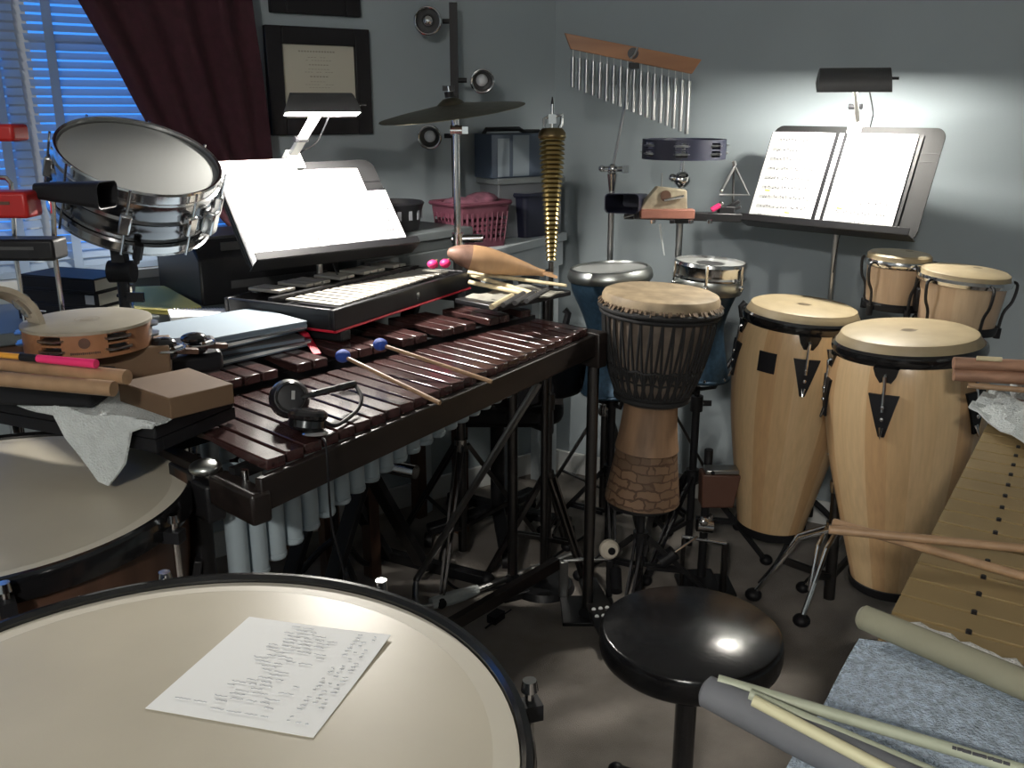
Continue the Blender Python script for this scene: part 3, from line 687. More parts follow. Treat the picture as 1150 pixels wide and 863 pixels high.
P('band_arc', MB().tube(spline([e2, e2.lerp(e3, .5)+V((.012, 0, 0)), e3, e4, c2+V((.03, .0, 0))], 6), .004, 8), M['black'], r)
# cable hanging in front of the resonators
pts = [G(362, 492, .892), xw(.10, -.03, .885), xw(.10, -.032, .75), xw(.12, -.034, .62), xw(.11, -.02, .45), xw(.13, .0, .2), xw(.2, -.02, .01), xw(.4, .0, .008)]
one('headphone_cable', MB().tube(spline(pts, 8), .0022, 6), M['black'], 'thin black cable hanging over the xylophone rail in front of the tubes', 'cable')
# ================================================================== BELL KIT IN ITS CASE, ON AN X STAND
gF0 = G(375, 349, 1.0); gF1 = G(527, 304, 1.0); ga = gF1-gF0; GL = ga.length; ga.normalize(); gb = V((-ga.y, ga.x, 0))
GM = Matrix((ga, gb, V((0, 0, 1)))).transposed().to_4x4(); GM.translation = V((gF0.x, gF0.y, .945))
GW = .34; GH = .055
r = T('bell_kit', 'glockenspiel of silver bars in a black case with red piping', 'glockenspiel', M=GM)
cs = P('case', MB().box((GL/2, GW/2, .006), (GL, GW, .012)).box((GL/2, .007, GH/2), (GL, .014, GH)).box((GL/2, GW-.007, GH/2), (GL, .014, GH)).box((.007, GW/2, GH/2), (.014, GW-.028, GH)).box((GL-.007, GW/2, GH/2), (.014, GW-.028, GH)), M['blackm'], r, bevel=.003)
P('piping', MB().tube([(0, -.002, .004), (GL, -.002, .004)], .0032, 8).tube([(-.002, 0, .004), (-.002, GW, .004)], .0032, 8), M['redtrim'], cs, label='red piping along the lower edges')
P('latch', MB().box((GL*.56, -.001, .028), (.012, .004, .02)), M['chrome'], cs, label='chrome latch')
P('inner_board', MB().box((GL/2, GW/2, .03), (GL-.03, GW-.03, .012)), M['black'], cs)
NB = 17; u0, u1 = .05, GL-.03; dq = (u1-u0)/NB
for k in range(NB):
    u = u0+(k+.5)*dq; L = lerp(.165, .095, k/NB); v0 = lerp(.026, .05, k/NB)
    bb = P('bar', MB().box((u, v0+L/2, .053), (dq*.72, L, .005)), M['silver'], r, bevel=.001)
    P('screw', MB().cyl((u, v0+L*.25, .0555), (u, v0+L*.25, .0565), .0016, n=8), M['black'], bb)
P('centre_rail', MB().beam((u0-.03, .208, .052), (u1+.01, .165, .052), .014, .02), M['blackm'], r)
for k in range(NB-1):
    if not [1, 1, 0, 1, 1, 1, 0][k % 7]: continue
    u = u0+(k+1)*dq; L = lerp(.10, .075, k/NB); v0 = lerp(.222, .18, k/NB)
    P('raised_bar', MB().box((u, v0+L/2, .066), (dq*.84, L, .008)), M['silver'], r, bevel=.001)
P('clasp', MB().box((GL*.18, GW-.02, .06), (.05, .02, .014)), M['steel'], cs)
# red piping strap hanging from the near corner
p0 = G(318, 352, .95); b = MB(); pts = spline([GM @ V((-.004, .12, .0)), GM @ V((-.02, .08, -.01)), G(336, 372, .93), G(352, 399, .912)], 6)
b.sheet([[p, p+V((.016, .006, 0))] for p in pts], .003)
one('red_strap', b, M['redtrim'], 'bright red strap hanging from the corner of the black bell case', 'strap')
# two small red mallet heads at the back of the case
for k, (x, y, lab) in enumerate(((486, 297, 'left of the two pink mallet heads at the far end of the bell case'), (500, 296, 'right of the two pink mallet heads at the far end of the bell case'))):
    c = G(x, y, 1.035); rr = T('bell_mallet', lab, 'mallet', c, 'pink mallets on the bell case')
    P('mallet_head', MB().ball((0, 0, 0), .014, (1.1, 1, .9), 16), M['pink'], rr); P('shaft', MB().cyl((0, 0, 0), ga*.10+gb*.05+V((0, 0, -.006)), .003, n=8), M['wood'], rr)
# X stand
gc = GM @ V((GL/2, GW/2, 0)); 
r = T('keyboard_stand', 'black double-braced X stand carrying the bell kit', 'stand', (gc.x, gc.y, 0))
def xp(u, v, z): return ga*u+gb*v+V((0, 0, z))
for v in (.0, .14):
    for sg in (-1, 1):
        P('leg', MB().beam(xp(sg*.30, v+sg*.016, .03), xp(-sg*.26, v+sg*.016, .925), .026, .045, gb), M['blackm'], r, bevel=.003)
for sg in (-1, 1):
    P('top_arm', MB().beam(xp(sg*.27, -.17, .932), xp(sg*.27, .17, .932), .035, .025), M['blackm'], r, bevel=.003)
    ft = P('foot_bar', MB().beam(xp(sg*.31, -.22, .025), xp(sg*.31, .22, .025), .035, .035), M['blackm'], r, bevel=.003)
    for v in (-.22, .22): P('rubber_foot', MB().ball(xp(sg*.31, v, .025), .025, n=14), M['black'], ft)
P('pivot', MB().cyl(xp(.02, -.16, .48), xp(.02, .16, .48), .02), M['chrome'], r)
# ================================================================== MUSIC STANDS
def music_stand(name, lab, lipc, yaw, tilt, w, h, base_z0=0.0, pole_to=None):
    """lipc: centre of the lip; yaw: facing (0 = towards the camera), tilt back"""
    Ry = Matrix.Rotation(yaw, 4, 'Z'); Mx = Matrix.Translation((lipc.x, lipc.y, 0)) @ Ry
    r = T(name, lab, 'music stand', M=Mx)
    # desk local frame: x right, y up the desk, z out of the face (towards the player)
    Dm = Matrix.Translation((0, 0, lipc.z)) @ Matrix.Rotation(PI/2-tilt, 4, 'X')
    dk = P('desk', MB().prism([(x, y+h/2) for x, y in rrect(w, h, .03)], -.004, 0, Dm), M['desk'], r)
    P('lip', MB().box((0, .002, .024), (w, .004, .055), Dm).box((0, .012, .052), (w, .022, .003), Dm), M['blackm'], dk, bevel=.002)
    P('crease', MB().box((w/2-.03, h-.075, .0005), (.06, .002, .001), Dm).box((w/2-.03, h-.10, .0005), (.06, .002, .001), Dm), M['black'], dk)
    hub = Dm @ V((0, h*.35, -.03))
    P('tilt_bracket', MB().box((0, h*.35, -.017), (.09, .06, .026), Dm), M['blackm'], r, bevel=.003)
    P('inner_tube', MB().cyl((hub.x, hub.y, .62), hub, .0085), M['steel'], r)
    P('outer_tube', MB().cyl((hub.x, hub.y, .16), (hub.x, hub.y, .66), .0125), M['blackm'], r)
    P('collar', MB().cyl((hub.x, hub.y, .64), (hub.x, hub.y, .675), .017), M['black'], r)
    for k in range(3):
        a = k*2*PI/3+.5; d = V((math.cos(a), math.sin(a), 0)); c0 = V((hub.x, hub.y, 0))
        P('leg', MB().tube(spline([c0+V((0, 0, .22)), c0+d*.06+V((0, 0, .17)), c0+d*.16+V((0, 0, .06)), c0+d*.27+V((0, 0, .012))], 5), .010, 8), M['blackm'], r)
    return r, Mx @ Dm
def page(Mx, x0, x1, y0, y1, z, lab, name='sheet_music', m=None, staves=8, curve=.0, side=1, marks=()):
    r = T(name, lab, 'sheet music', M=Mx)
    rows = []
    for i in range(9):
        rows.append([(lerp(x0, x1, j/12), lerp(y0, y1, i/8), z+curve*math.sin(PI*j/12)) for j in range(13)])
    p = P('paper', MB().sheet(rows, .0006), m or M['paper'], r)
    if staves:
        b = MB(); nb = MB(); H_ = y1-y0; W_ = x1-x0
        def zc(x): return z+.0009+curve*math.sin(PI*(x-x0)/W_)
        for k in range(staves):
            yc = y1-H_*(k+.9)/(staves+.8); sp = H_/(staves+1)*.085
            N = 10
            for l in range(5):
                for q in range(N):
                    xa_, xb_ = lerp(x0+W_*.08, x1-W_*.07, q/N), lerp(x0+W_*.08, x1-W_*.07, (q+1)/N); y = yc+(l-2)*sp
                    b.add([(xa_, y-.0004, zc(xa_)), (xb_, y-.0004, zc(xb_)), (xb_, y+.0004, zc(xb_)), (xa_, y+.0004, zc(xa_))], [(0, 1, 2, 3)])
            for q in range(14):
                x = lerp(x0+W_*.14, x1-W_*.1, (q+random.random()*.6)/14); y = yc+random.randint(-3, 3)*sp*.5
                e = [(x+.0022*math.cos(t), y+.0015*math.sin(t), zc(x)+.0002) for t in [2*PI*i/8 for i in range(8)]]; nb.add(e, [tuple(range(8))])
                s = 1 if y < yc else -1; nb.add([(x+.002, y, zc(x)+.0002), (x+.0026, y, zc(x)+.0002), (x+.0026, y+s*sp*3, zc(x)+.0002), (x+.002, y+s*sp*3, zc(x)+.0002)], [(0, 1, 2, 3)])
        P('staves', b, M['ink'], p); P('notes', nb, M['ink'], p)
        for (fx, fy) in marks:
            x = lerp(x0, x1, fx); y = lerp(y0, y1, fy); P('highlight', MB().box((x, y, zc(x)+.0006), (.018, .004, .0004)), M['hilite'], p, label='yellow highlighter mark')
    return r
def stand_lamp(name, lab, Mx, x, h, w, bulbm, shade_m, yaw_deg=0, tilt_deg=0, at=None, taper=.85):
    """clip-on lamp: clip on the desk's top edge, slanted arm, hooded shade with a tube bulb"""
    r = T(name, lab, 'lamp', M=Mx @ Matrix.Translation((x, h, 0)))
    # local: x right, y up the desk, z out
    P('clip', MB().box((0, 0, .008), (.04, .05, .012)).box((0, .005, -.014), (.04, .05, .010)).box((0, .026, -.002), (.04, .012, .034)), M['whitearm'], r, bevel=.002)
    top = r.matrix_basis.inverted() @ at
    arm = P('arm', MB().beam((0, .02, .004), top, .026, .012, (0, 0, 1)), M['whitearm'], r, bevel=.002)
    P('knob', MB().cyl(V((0, .02, .004)).lerp(top, .35)+V((-.022, 0, 0)), V((0, .02, .004)).lerp(top, .35)+V((.016, 0, 0)), .008), M['black'], arm)
    # hood: a trough open downwards; its own turn and tilt in the room
    LM_ = r.matrix_basis; tw_ = LM_ @ top
    Hm = LM_.inverted() @ (Matrix.Translation(tw_) @ Matrix.Rotation(math.radians(yaw_deg), 4, 'Z') @ Matrix.Rotation(math.radians(tilt_deg), 4, 'X') @ Matrix(((1, 0, 0, 0), (0, 0, -1, 0), (0, 1, 0, 0), (0, 0, 0, 1)))); n = 11
    def hood(r0, hh): return [(math.sin(math.radians(-90+180*k/(n-1)))*r0, math.cos(math.radians(-90+180*k/(n-1)))*hh) for k in range(n)]
    o = hood(.048, .052); i_ = hood(.0455, .049); 
    b = MB(); vs = []
    for sgn in (-1, 1):
        for (zz, yy) in o: vs.append((sgn*w/2*lerp(1, taper, yy/.052), yy-.02, zz))
    fs = [(k, k+1, n+k+1, n+k) for k in range(n-1)]+[tuple(range(n-1, -1, -1)), tuple(range(n, 2*n))]
    b.add(vs, fs, Hm)
    sh = P('shade', b, shade_m, r)
    b = MB(); vs = []
    for sgn in (-1, 1):
        for (zz, yy) in i_: vs.append((sgn*(w/2-.003)*lerp(1, taper, yy/.052), yy-.0202, zz))
    b.add(vs, [tuple(reversed(f)) for f in fs], Hm); P('shade_lining', b, M['shadein'], sh, label='white inside of the shade')
    P('bulb', MB().cyl(Hm @ V((-w*.32, -.004, .0)), Hm @ V((w*.32, -.004, .0)), .0085, n=16), bulbm, r)
    P('socket', MB().cyl(Hm @ V((w*.32, -.0, .0)), Hm @ V((w*.40, -.0, .0)), .011, n=16), M['black'], r)
    sw = P('switch', MB().cyl(Hm @ V((w*.5, .004, 0)), Hm @ V((w*.5+.018, .004, 0)), .004, n=10), M['black'], r)
    cord = spline([top+V((.035, .0, -.01)), top.lerp(V((.03, .02, -.02)), .5)+V((.025, -.01, -.02)), V((.03, .03, -.022)), V((.03, -.1, -.03)), V((.02, -h*.9, -.05)), V((.03, -h-.1, -.06))], 6)
    P('cord', MB().tube(cord, .0022, 6), M['black'], r)
    return r
# ---- left stand
lw = .52; lh = .33
Lc = (D(301, 303, 2.32)+D(446, 286, 2.62))/2; yawL = math.radians(41); lw, lh = .49, .315
r, LM = music_stand('music_stand', 'black music stand behind the bell kit, holding the brightest sheets', Lc, yawL, math.radians(38), lw, lh)
page(LM, -.236, -.02, .006, .31, .020, 'wide sheet filling the left half of the left music stand', staves=9, curve=.006)
page(LM, -.04, .165, .006, .268, .0285, 'sheet overlapping the middle of the left music stand', staves=8, curve=.004)
page(LM, .14, .235, .006, .20, .016, 'small shorter sheet at the right end of the left music stand', staves=5)
fo = T('music_folder', 'black folder edge standing behind the sheets at the left of the left stand', 'folder', M=LM)
P('cover', MB().box((-.128, .162, .006), (.23, .316, .006)), M['black'], fo); P('pages', MB().box((-.126, .16, .0135), (.226, .312, .008)), M['paper'], fo)
fo = T('music_binder', 'black binder edge behind the small sheet at the right of the left stand', 'folder', M=LM)
P('cover', MB().box((.178, .108, .006), (.125, .205, .01)), M['black'], fo)
stand_lamp('clip_lamp', 'black hooded clip lamp shining on the left music stand, in front of the certificate', LM, .0, lh, .19, M['bulb'], M['dkgrey'], yaw_deg=16, tilt_deg=-6, at=D(361, 119, 2.46), taper=.80)
# ---- right stand
rw, rh = .53, .33
R0 = D(835, 253, 2.97); R1 = D(1031, 274, 2.58); R1.z = R0.z; Rc = (R0+R1)/2
yawR = math.atan2(R1.y-R0.y, R1.x-R0.x)
r, RM = music_stand('music_stand', 'black music stand at the wall behind the two congas', Rc, yawR, math.radians(24), rw, rh)
rx = 0
page(RM, -.262, -.053, .006, .305, .010, 'left page of music on the right music stand', staves=9, curve=.003, marks=((.62, .14), (.2, .36)))
page(RM, -.014, .195, .006, .305, .010, 'right page of music on the right music stand', staves=9, curve=.003, marks=((.2, .23),))
fo = T('music_folder', 'opened black folder behind the two pages on the right music stand', 'folder', M=RM)
P('cover', MB().box((-.03, .155, .0035), (.475, .30, .003)), M['black'], fo); P('spine', MB().box((-.0335, .155, .008), (.013, .30, .003)), M['paper'], fo, label='white spine strip between the pages')
stand_lamp('clip_lamp', 'black hooded clip lamp on the right music stand, glowing against the wall', RM, .0, rh, .195, M['bulbr'], M['dkgrey'], yaw_deg=-14, tilt_deg=16, at=D(959, 90, 2.70), taper=.94)
# ================================================================== STANDS (generic tripod)
def tripod(name, lab, x, y, h, spread=.26, hub=.42, rot=.4, m=None, top=None, r_=.0125, cat='stand', double=True):
    r = T(name, lab, cat, (x, y, 0)); m = m or M['chrome']
    P('base_tube', MB().cyl((0, 0, .05), (0, 0, min(h, hub+.25)), r_), m, r)
    if h > hub+.25: P('upper_tube', MB().cyl((0, 0, hub+.2), (0, 0, h), r_*.72), m, r)
    cl = P('clamp', MB().cyl((0, 0, hub+.22), (0, 0, hub+.27), r_*1.6), m, r)
    P('wing_nut', MB().box((r_*2.6, 0, hub+.245), (.03, .006, .018)).cyl((0, 0, hub+.245), (r_*2.4, 0, hub+.245), .004, n=8), m, cl)
    P('hub', MB().cyl((0, 0, hub-.02), (0, 0, hub+.02), r_*1.7), m, r)
    for k in range(3):
        a = rot+k*2*PI/3; d = V((math.cos(a), math.sin(a), 0)); e = V((-d.y, d.x, 0))*.011
        b = MB()
        for s in ((-1, 1) if double else (0,)):
            p = V((0, 0, hub))+d*r_*1.6+e*s; q = d*spread+V((0, 0, .02))+e*s*.6; b.beam(p, q, .007, .014, d)
            mid = p.lerp(q, .55); b.beam(V((0, 0, .145))+d*r_*1.6+e*s, mid, .006, .012, (0, 0, 1))
        lg = P('leg', b, m, r)
        P('rubber_foot', MB().ball(d*(spread+.004)+V((0, 0, .019)), .018, (1.2, 1.2, 1), 14), M['black'], lg)
    return r
# ================================================================== TIMPANI
def timpano(name, lab, x, y, z, R, drop, bowl_m, nrod, rot, fname):
    r = T(name, lab, 'timpani drum', (x, y, 0))
    hd = P('drum_head', MB().lathe([(0, z), (R*.885, z)], 96), M['head'], r)
    P('collar', MB().lathe([(R*.885, z+.0001), (R*.955, z-.002), (R*.962, z-.012)], 96), M['headedge'], hd, label='paler collar of the drum head')
    P('hoop', MB().lathe([(R*.958, z-.012), (R*.960, z+.002), (R*.972, z+.007), (R*.99, z+.006), (R, z-.002), (R, z-.035), (R*.97, z-.04), (R*.955, z-.03), (R*.958, z-.012)], 96), M['blackg'], r)
    prof = [(R*.955, z-.04), (R*.95, z-.10)]+[(R*.95*math.cos(a), z-.10-.42*math.sin(a)) for a in [i*PI/2/12 for i in range(1, 12)]]+[(.05, z-.52), (0, z-.52)]
    P('bowl', MB().lathe(prof, 64), bowl_m, r)
    for k in range(nrod):
        a = rot+k*2*PI/nrod; d = V((math.cos(a), math.sin(a), 0)); c = d*(R+.014)
        rd = P('tension_rod', MB().cyl(c+V((0, 0, z-.20)), c+V((0, 0, z+.004)), .0055, n=10), M['chrome'], r)
        P('rod_cap', MB().cyl(c+V((0, 0, z-.005)), c+V((0, 0, z+.008)), .010, .008, 12), M['chrome'], rd)
        P('lug', MB().box(d*(R-.004)+V((0, 0, z-.025)), (.044, .024, .02), None) if False else MB().box((0, 0, 0), (.05, .022, .02), Matrix.Translation(d*(R+.002)+V((0, 0, z-.03))) @ Matrix.Rotation(a, 4, 'Z')), M['black'], rd)
    for k in range(4):
        a = rot+.4+k*PI/2; d = V((math.cos(a), math.sin(a), 0))
        lg = P('leg', MB().beam(d*(R*.99)+V((0, 0, z-.14)), d*(R*.62)+V((0, 0, .07)), .035, .014, d), M['blackm'], r, bevel=.002)
        P('caster', MB().ball(d*(R*.62)+V((0, 0, .028)), .028, n=14), M['black'], lg)
    P('base_ring', MB().lathe([(R*.50, .07), (R*.68, .07), (R*.68, .10), (R*.50, .10), (R*.50, .07)], 48), M['blackm'], r)
    pd = P('foot_pedal', MB().box((R*.1, -R*.7, .07), (.09, .24, .02), Matrix.Rotation(.0, 4, 'X')), M['blackm'], r)
    return r
TFx, TFy, TFz, TFR = -.357, .785, .828, .382
tf = timpano('timpani_drum', 'nearest big kettledrum with a handwritten sheet on its head', TFx, TFy, TFz, TFR, 0, M['wdark'], 8, math.radians(18), 'front')
TBx, TBy, TBz, TBR = -.90, 1.465, .81, .345
tb = timpano('timpani_drum', 'kettledrum at the left edge behind the nearest one, white lettering below its hoop', TBx, TBy, TBz, TBR, 0, M['wdark'], 8, math.radians(-12), 'back')
# white lettering on the bowl of the back drum (too blurred to read in the photograph)
for k in range(5):
    px = 54+k*9.0+(2 if k > 2 else 0); a = math.radians(-60)
    best = None
    for i in range(400):
        a = -PI*.75+i*PI*.6/400; p = V((TBx+TBR*.957*math.cos(a), TBy+TBR*.957*math.sin(a), TBz-.068)); dep = p.y*cP-(p.z-EYE)*sP; x = CX+F*p.x/dep
        if best is None or abs(x-px) < best[0]: best = (abs(x-px), a)
    a = best[1]; d = V((math.cos(a), math.sin(a), 0)); Mx = Matrix.Translation(d*(TBR*.956)+V((0, 0, TBz-.068))) @ Matrix.Rotation(a+PI/2, 4, 'Z') @ Matrix.Rotation(PI/2, 4, 'X')
    sc = .0042; st = [[(-1, 1.6), (-.2, -.2), (1.2, -.8)], [(-1.2, .9), (0, .3), (1.1, .6), (.6, -.9)], [(-.9, 1.5), (-.4, 0), (.9, .2), (.7, -1)], [(-1.1, 1.3), (0, .1), (1, -1)], [(-.9, 1.4), (-.3, -.5), (.9, -.6)]][k]
    P('lettering', MB().tube([(x*sc, y*sc, .0006) for x, y in st], .0013, 6), M['mark'], [c for c in tb.children if c.name.startswith('bowl')][0]).data.transform(Mx)
# handwritten sheet
q = [G(x, y, TFz+.001) for x, y in ((280, 693), (439, 716), (352, 829), (163, 796))]
r = T('handwritten_sheet', 'white handwritten sheet of paper lying on the nearest kettledrum', 'paper', (q[3].lerp(q[1], .5)))
def pq(u, v, dz=0): return q[3].lerp(q[2], u).lerp(q[0].lerp(q[1], u), v)+V((0, 0, dz))
pp = P('sheet', MB().sheet([[pq(i/6, j/6, .0003+.003*(i/6*j/6)**3) for i in range(7)] for j in range(7)], .0005), M['paper'], r, world=True)
b = MB(); b2 = MB()
for ln in range(25):
    v = .95-ln*.036; x = .34+.05*math.sin(ln*1.7); 
    if ln == 23: x = .1
    for wd in range(5 if ln < 20 else 4):
        L = random.uniform(.04, .10)
        if random.random() < .24 or x+L > .72: x += L+.03; continue
        n = 10; pts = [pq(x+L*i/n, v+random.uniform(-.0055, .0055), .0016+.003*((x+L*i/n)*v)**3) for i in range(n+1)]; b.tube(pts, .0004, 4); x += L+.022
    x = .80
    if ln % 1 == 0:
        for c in range(3):
            L = random.uniform(.015, .035)
            if random.random() < .35: x += .055; continue
            b2.tube([pq(x+L*i/4, v+random.uniform(-.006, .006), .0016+.003*((x+L*i/4)*v)**3) for i in range(5)], .0005, 4); x += .055
P('handwriting', b, M['fink'], pp, world=True); P('number_column', b2, M['fink'], pp, world=True)
# ================================================================== CONGAS
def conga(name, lab, ptop, zt, pbot, zb, Rh, Dt, badge_deg, plates, extra=None):
    top = D(*ptop, Dt); top.z = 0; t = G(ptop[0], ptop[1], zt); bo = G(pbot[0], pbot[1], zb)
    # keep the foot at nearly the same distance as the head
    bo = D(pbot[0], pbot[1], Dt+.0); L = (t-bo).length; ax = (t-bo).normalized()
    Mx = frame(bo, ax, V((1, 0, 0))); r = T(name, lab, 'conga drum', M=Mx)
    k = Rh/.15
    pts = [(.098*k, 0), (.108*k, L*.08), (.135*k, L*.28), (.163*k, L*.50), (.176*k, L*.68), (.176*k, L*.80), (.168*k, L*.90), (.158*k, L-.035)]
    prof = [(p.x, p.y) for p in spline([V((a, c, 0)) for a, c in pts], 5)]
    P('shell', MB().lathe([(0, .001), (.09*k, .001)]+prof+[(0, L-.035)], 64), M['conga'], r)
    P('foot_ring', MB().lathe([(.088*k, 0), (.100*k, -.004), (.104*k, .0), (.1065*k, .022), (.104*k, .024)], 48), M['black'], r)
    P('drum_head', MB().lathe([(0, L), (Rh*.93, L), (Rh*.985, L-.004), (Rh*1.01, L-.012), (Rh*1.065, L-.027), (Rh*1.065, L-.05)], 72), M['skin'], r)
    for zz in (.0006,): P('head_print', MB().lathe([(0, L+zz), (.018, L+zz)], 24).add([(math.cos(i*PI/3)*.024, math.sin(i*PI/3)*.012+.0, L+zz) for i in range(6)], [tuple(range(6))]), mat('faded head print', (.17, .13, .08), .6), r)
    hoop = P('hoop', MB().lathe([(Rh*1.05, L-.026), (Rh*1.075, L-.024), (Rh*1.115, L-.030), (Rh*1.125, L-.040), (Rh*1.105, L-.054), (Rh*1.06, L-.062), (Rh*1.03, L-.060)], 72), M['blackg'], r)
    # angle of the camera as seen from the drum
    cam = Mx.inverted() @ V((0, 0, EYE)); ca = math.atan2(cam.y, cam.x)
    for dg in plates:
        a = ca+math.radians(dg); R2 = Rh*1.09
        Ml = Matrix.Rotation(a+PI/2, 4, 'Z')  # local -y points outwards... x along the tangent
        def out(x, rr, z): return V((math.cos(a)*rr-math.sin(a)*x, math.sin(a)*rr+math.cos(a)*x, z))
        b = MB(); e = [(-.03, L-.055), (.03, L-.055), (.024, L-.075), (.013, L-.092), (-.013, L-.092), (-.024, L-.075)]
        b.add([out(x, R2-.004, z) for x, z in e]+[out(x, R2+.008, z) for x, z in e], [tuple(range(6)), tuple(range(11, 5, -1))]+[(i, 6+i, 6+(i+1) % 6, (i+1) % 6) for i in range(6)])
        P('hoop_ear', b, M['blackg'], hoop)
        P('tuning_hook', MB().tube([out(0, R2+.004, L-.07), out(0, R2+.013, L-.075), out(0, R2+.013, L-.10), out(0, .172*k+.012, L-.16)], .0045, 8).tube([out(-.004, .172*k+.01, L-.20), out(0, .174*k+.016, L-.225), out(.004, .172*k+.01, L-.20)], .0035, 8), M['chrome'], r)
        rr = lambda z: .1762*k if L-.30 < z else .176*k
        def surf(z):
            for i in range(len(prof)-1):
                if prof[i][1] <= z <= prof[i+1][1]: f = (z-prof[i][1])/(prof[i+1][1]-prof[i][1]); return lerp(prof[i][0], prof[i+1][0], f)
            return .16*k
        zt_ = L-.118; tri = [(-.036, zt_), (.036, zt_+.002), (.008, zt_-.105), (-.006, zt_-.105)]
        vs = []
        for off in (.0005, .007):
            for i in range(5):
                f = i/4; z = lerp(zt_, zt_-.105, f); wl_ = lerp(.036, .007, f)
                for x in (-wl_, 0, wl_): vs.append(out(x, math.sqrt(max(0, (surf(z)+off)**2-x*x)), z))
        fs = []
        for i in range(4):
            for j in range(2):
                a_ = 15+i*3+j; fs.append((a_, a_+1, a_+4, a_+3))
        for i in range(4):
            fs += [(i*3, 15+i*3, 15+i*3+3, i*3+3), (i*3+2, i*3+5, 15+i*3+5, 15+i*3+2)]
        fs += [(0, 1, 16, 15), (1, 2, 17, 16), (12, 27, 28, 13), (13, 28, 29, 14)]
        pl = P('side_plate', MB().add(vs, fs), M['black'], r)
        P('bolt', MB().ball(out(0, surf(zt_-.03)+.007, zt_-.03), .006, n=10).ball(out(0, surf(zt_-.06)+.007, zt_-.06), .006, n=10), M['chrome'], pl)
    if badge_deg is not None:
        a = ca+math.radians(badge_deg); b = MB(); vs = []
        for off in (0, .004):
            for i in range(3):
                for j in range(5):
                    z = L-.115-.058*(i/2); x = lerp(-.026, .026, j/4); R_ = .1765*k+off; vs.append((math.cos(a+x/R_)*R_, math.sin(a+x/R_)*R_, z))
        fs = [(15+i*5+j, 15+i*5+j+1, 15+i*5+j+6, 15+i*5+j+5) for i in range(2) for j in range(4)]
        fs += [(j, 15+j, 15+j+1, j+1) for j in range(4)]+[(10+j, 10+j+1, 25+j+1, 25+j) for j in range(4)]+[(i*5, i*5+5, 20+i*5, 15+i*5) for i in range(2)]+[(i*5+4, 19+i*5, 24+i*5, i*5+9) for i in range(2)]
        P('badge', MB().add(vs, fs), M['black'], r)
    return r, Mx, L
c1, cM1, cL1 = conga('conga_drum', 'left pale wooden conga drum with a square black badge', (903, 342), .905, (864, 593), .19, .150, 2.66, -25, (-72, 10, 62, 130, 195))
c2_, cM2, cL2 = conga('conga_drum', 'larger right pale wooden conga drum, nearest to the gold bars', (1021, 371), .913, (1003, 654), .17, .164, 2.28, None, (-75, -14, 54, 125, 195))
# double conga stand between them
sb = G(930, 682, .0); sb = V((sb.x, sb.y, 0)); r = T('conga_stand', 'chrome double stand with rubber feet between the two congas', 'stand', sb)
def rel(px, py, Y): return D(px, py, Y)-sb
pt = rel(943, 500, 2.52); Yb = sb.y
P('post', MB().cyl((0, 0, .03), rel(941, 540, sb.y+.02), .0165), M['dsteel'], r)
P('upper_tube', MB().cyl(rel(941, 548, sb.y+.02), rel(944, 470, sb.y+.03), .012), M['chrome'], r)
P('collar', MB().cyl(rel(941, 552, sb.y+.02), rel(941, 540, sb.y+.02), .022).cyl(rel(936, 598, sb.y+.01), rel(937, 586, sb.y+.01), .022), M['chrome'], r)
hb = rel(936, 592, sb.y+.01)
for (fx, fy), rr_ in (((846, 668), .010), ((900, 697), .010), ((985, 640), .010)):
    f_ = G(fx, fy, .02)-sb; kn = hb.lerp(f_, .45)+V((0, 0, .07)); d = (f_-hb); e = V((-d.y, d.x, 0)).normalized()*.016
    lg = P('leg', MB().tube([hb+e, kn+e, f_], .008, 10).tube([hb-e, kn-e*.6, f_.lerp(kn, .4)], .007, 10), M['chrome'], r)
    P('rubber_foot', MB().ball(f_, .026, (1, 1, .75), 14), M['black'], lg)
P('brace', MB().beam(V((0, 0, .10)), hb.lerp(G(846, 668, .02)-sb, .62)+V((0, 0, .03)), .012, .02).beam(V((0, 0, .10)), hb.lerp(G(900, 697, .02)-sb, .62)+V((0, 0, .03)), .012, .02).beam(V((0, 0, .10)), hb.lerp(G(985, 640, .02)-sb, .6)+V((0, 0, .03)), .012, .02), M['dsteel'], r)
P('handle', MB().beam(rel(908, 464, sb.y+.0), rel(931, 463, sb.y-.01), .018, .022), M['black'], r, bevel=.003)
P('handle_rod', MB().tube([rel(931, 464, sb.y-.01), rel(936, 470, sb.y), rel(943, 474, sb.y+.03)], .005, 8), M['chrome'], r)
P('holder_arm', MB().tube([rel(944, 480, sb.y+.03), cM1 @ V((.10, -.12, cL1*.42))-sb], .009, 8).tube([rel(944, 490, sb.y+.03), cM2 @ V((-.12, .11, cL2*.45))-sb], .009, 8), M['chrome'], r)
# tuning gadget with key between the congas
kc = D(937, 405, 2.42)
r = T('tuning_key', 'chrome and black tuning hardware hanging between the two congas', 'tuning key', kc)
P('rod', MB().tube([(0, 0, .055), (-.004, .0, .02), (-.006, 0, -.08)], .005, 8), M['chrome'], r); P('plate', MB().prism([(-.022, .03), (.022, .03), (.004, -.05), (-.004, -.05)], -.003, .003, Matrix.Rotation(PI/2, 4, 'X')), M['black'], r)
P('handle', MB().box((-.004, 0, -.07), (.02, .014, .03)), M['black'], r); P('ball_end', MB().ball((.012, -.004, -.005), .009, n=12), M['chrome'], r)
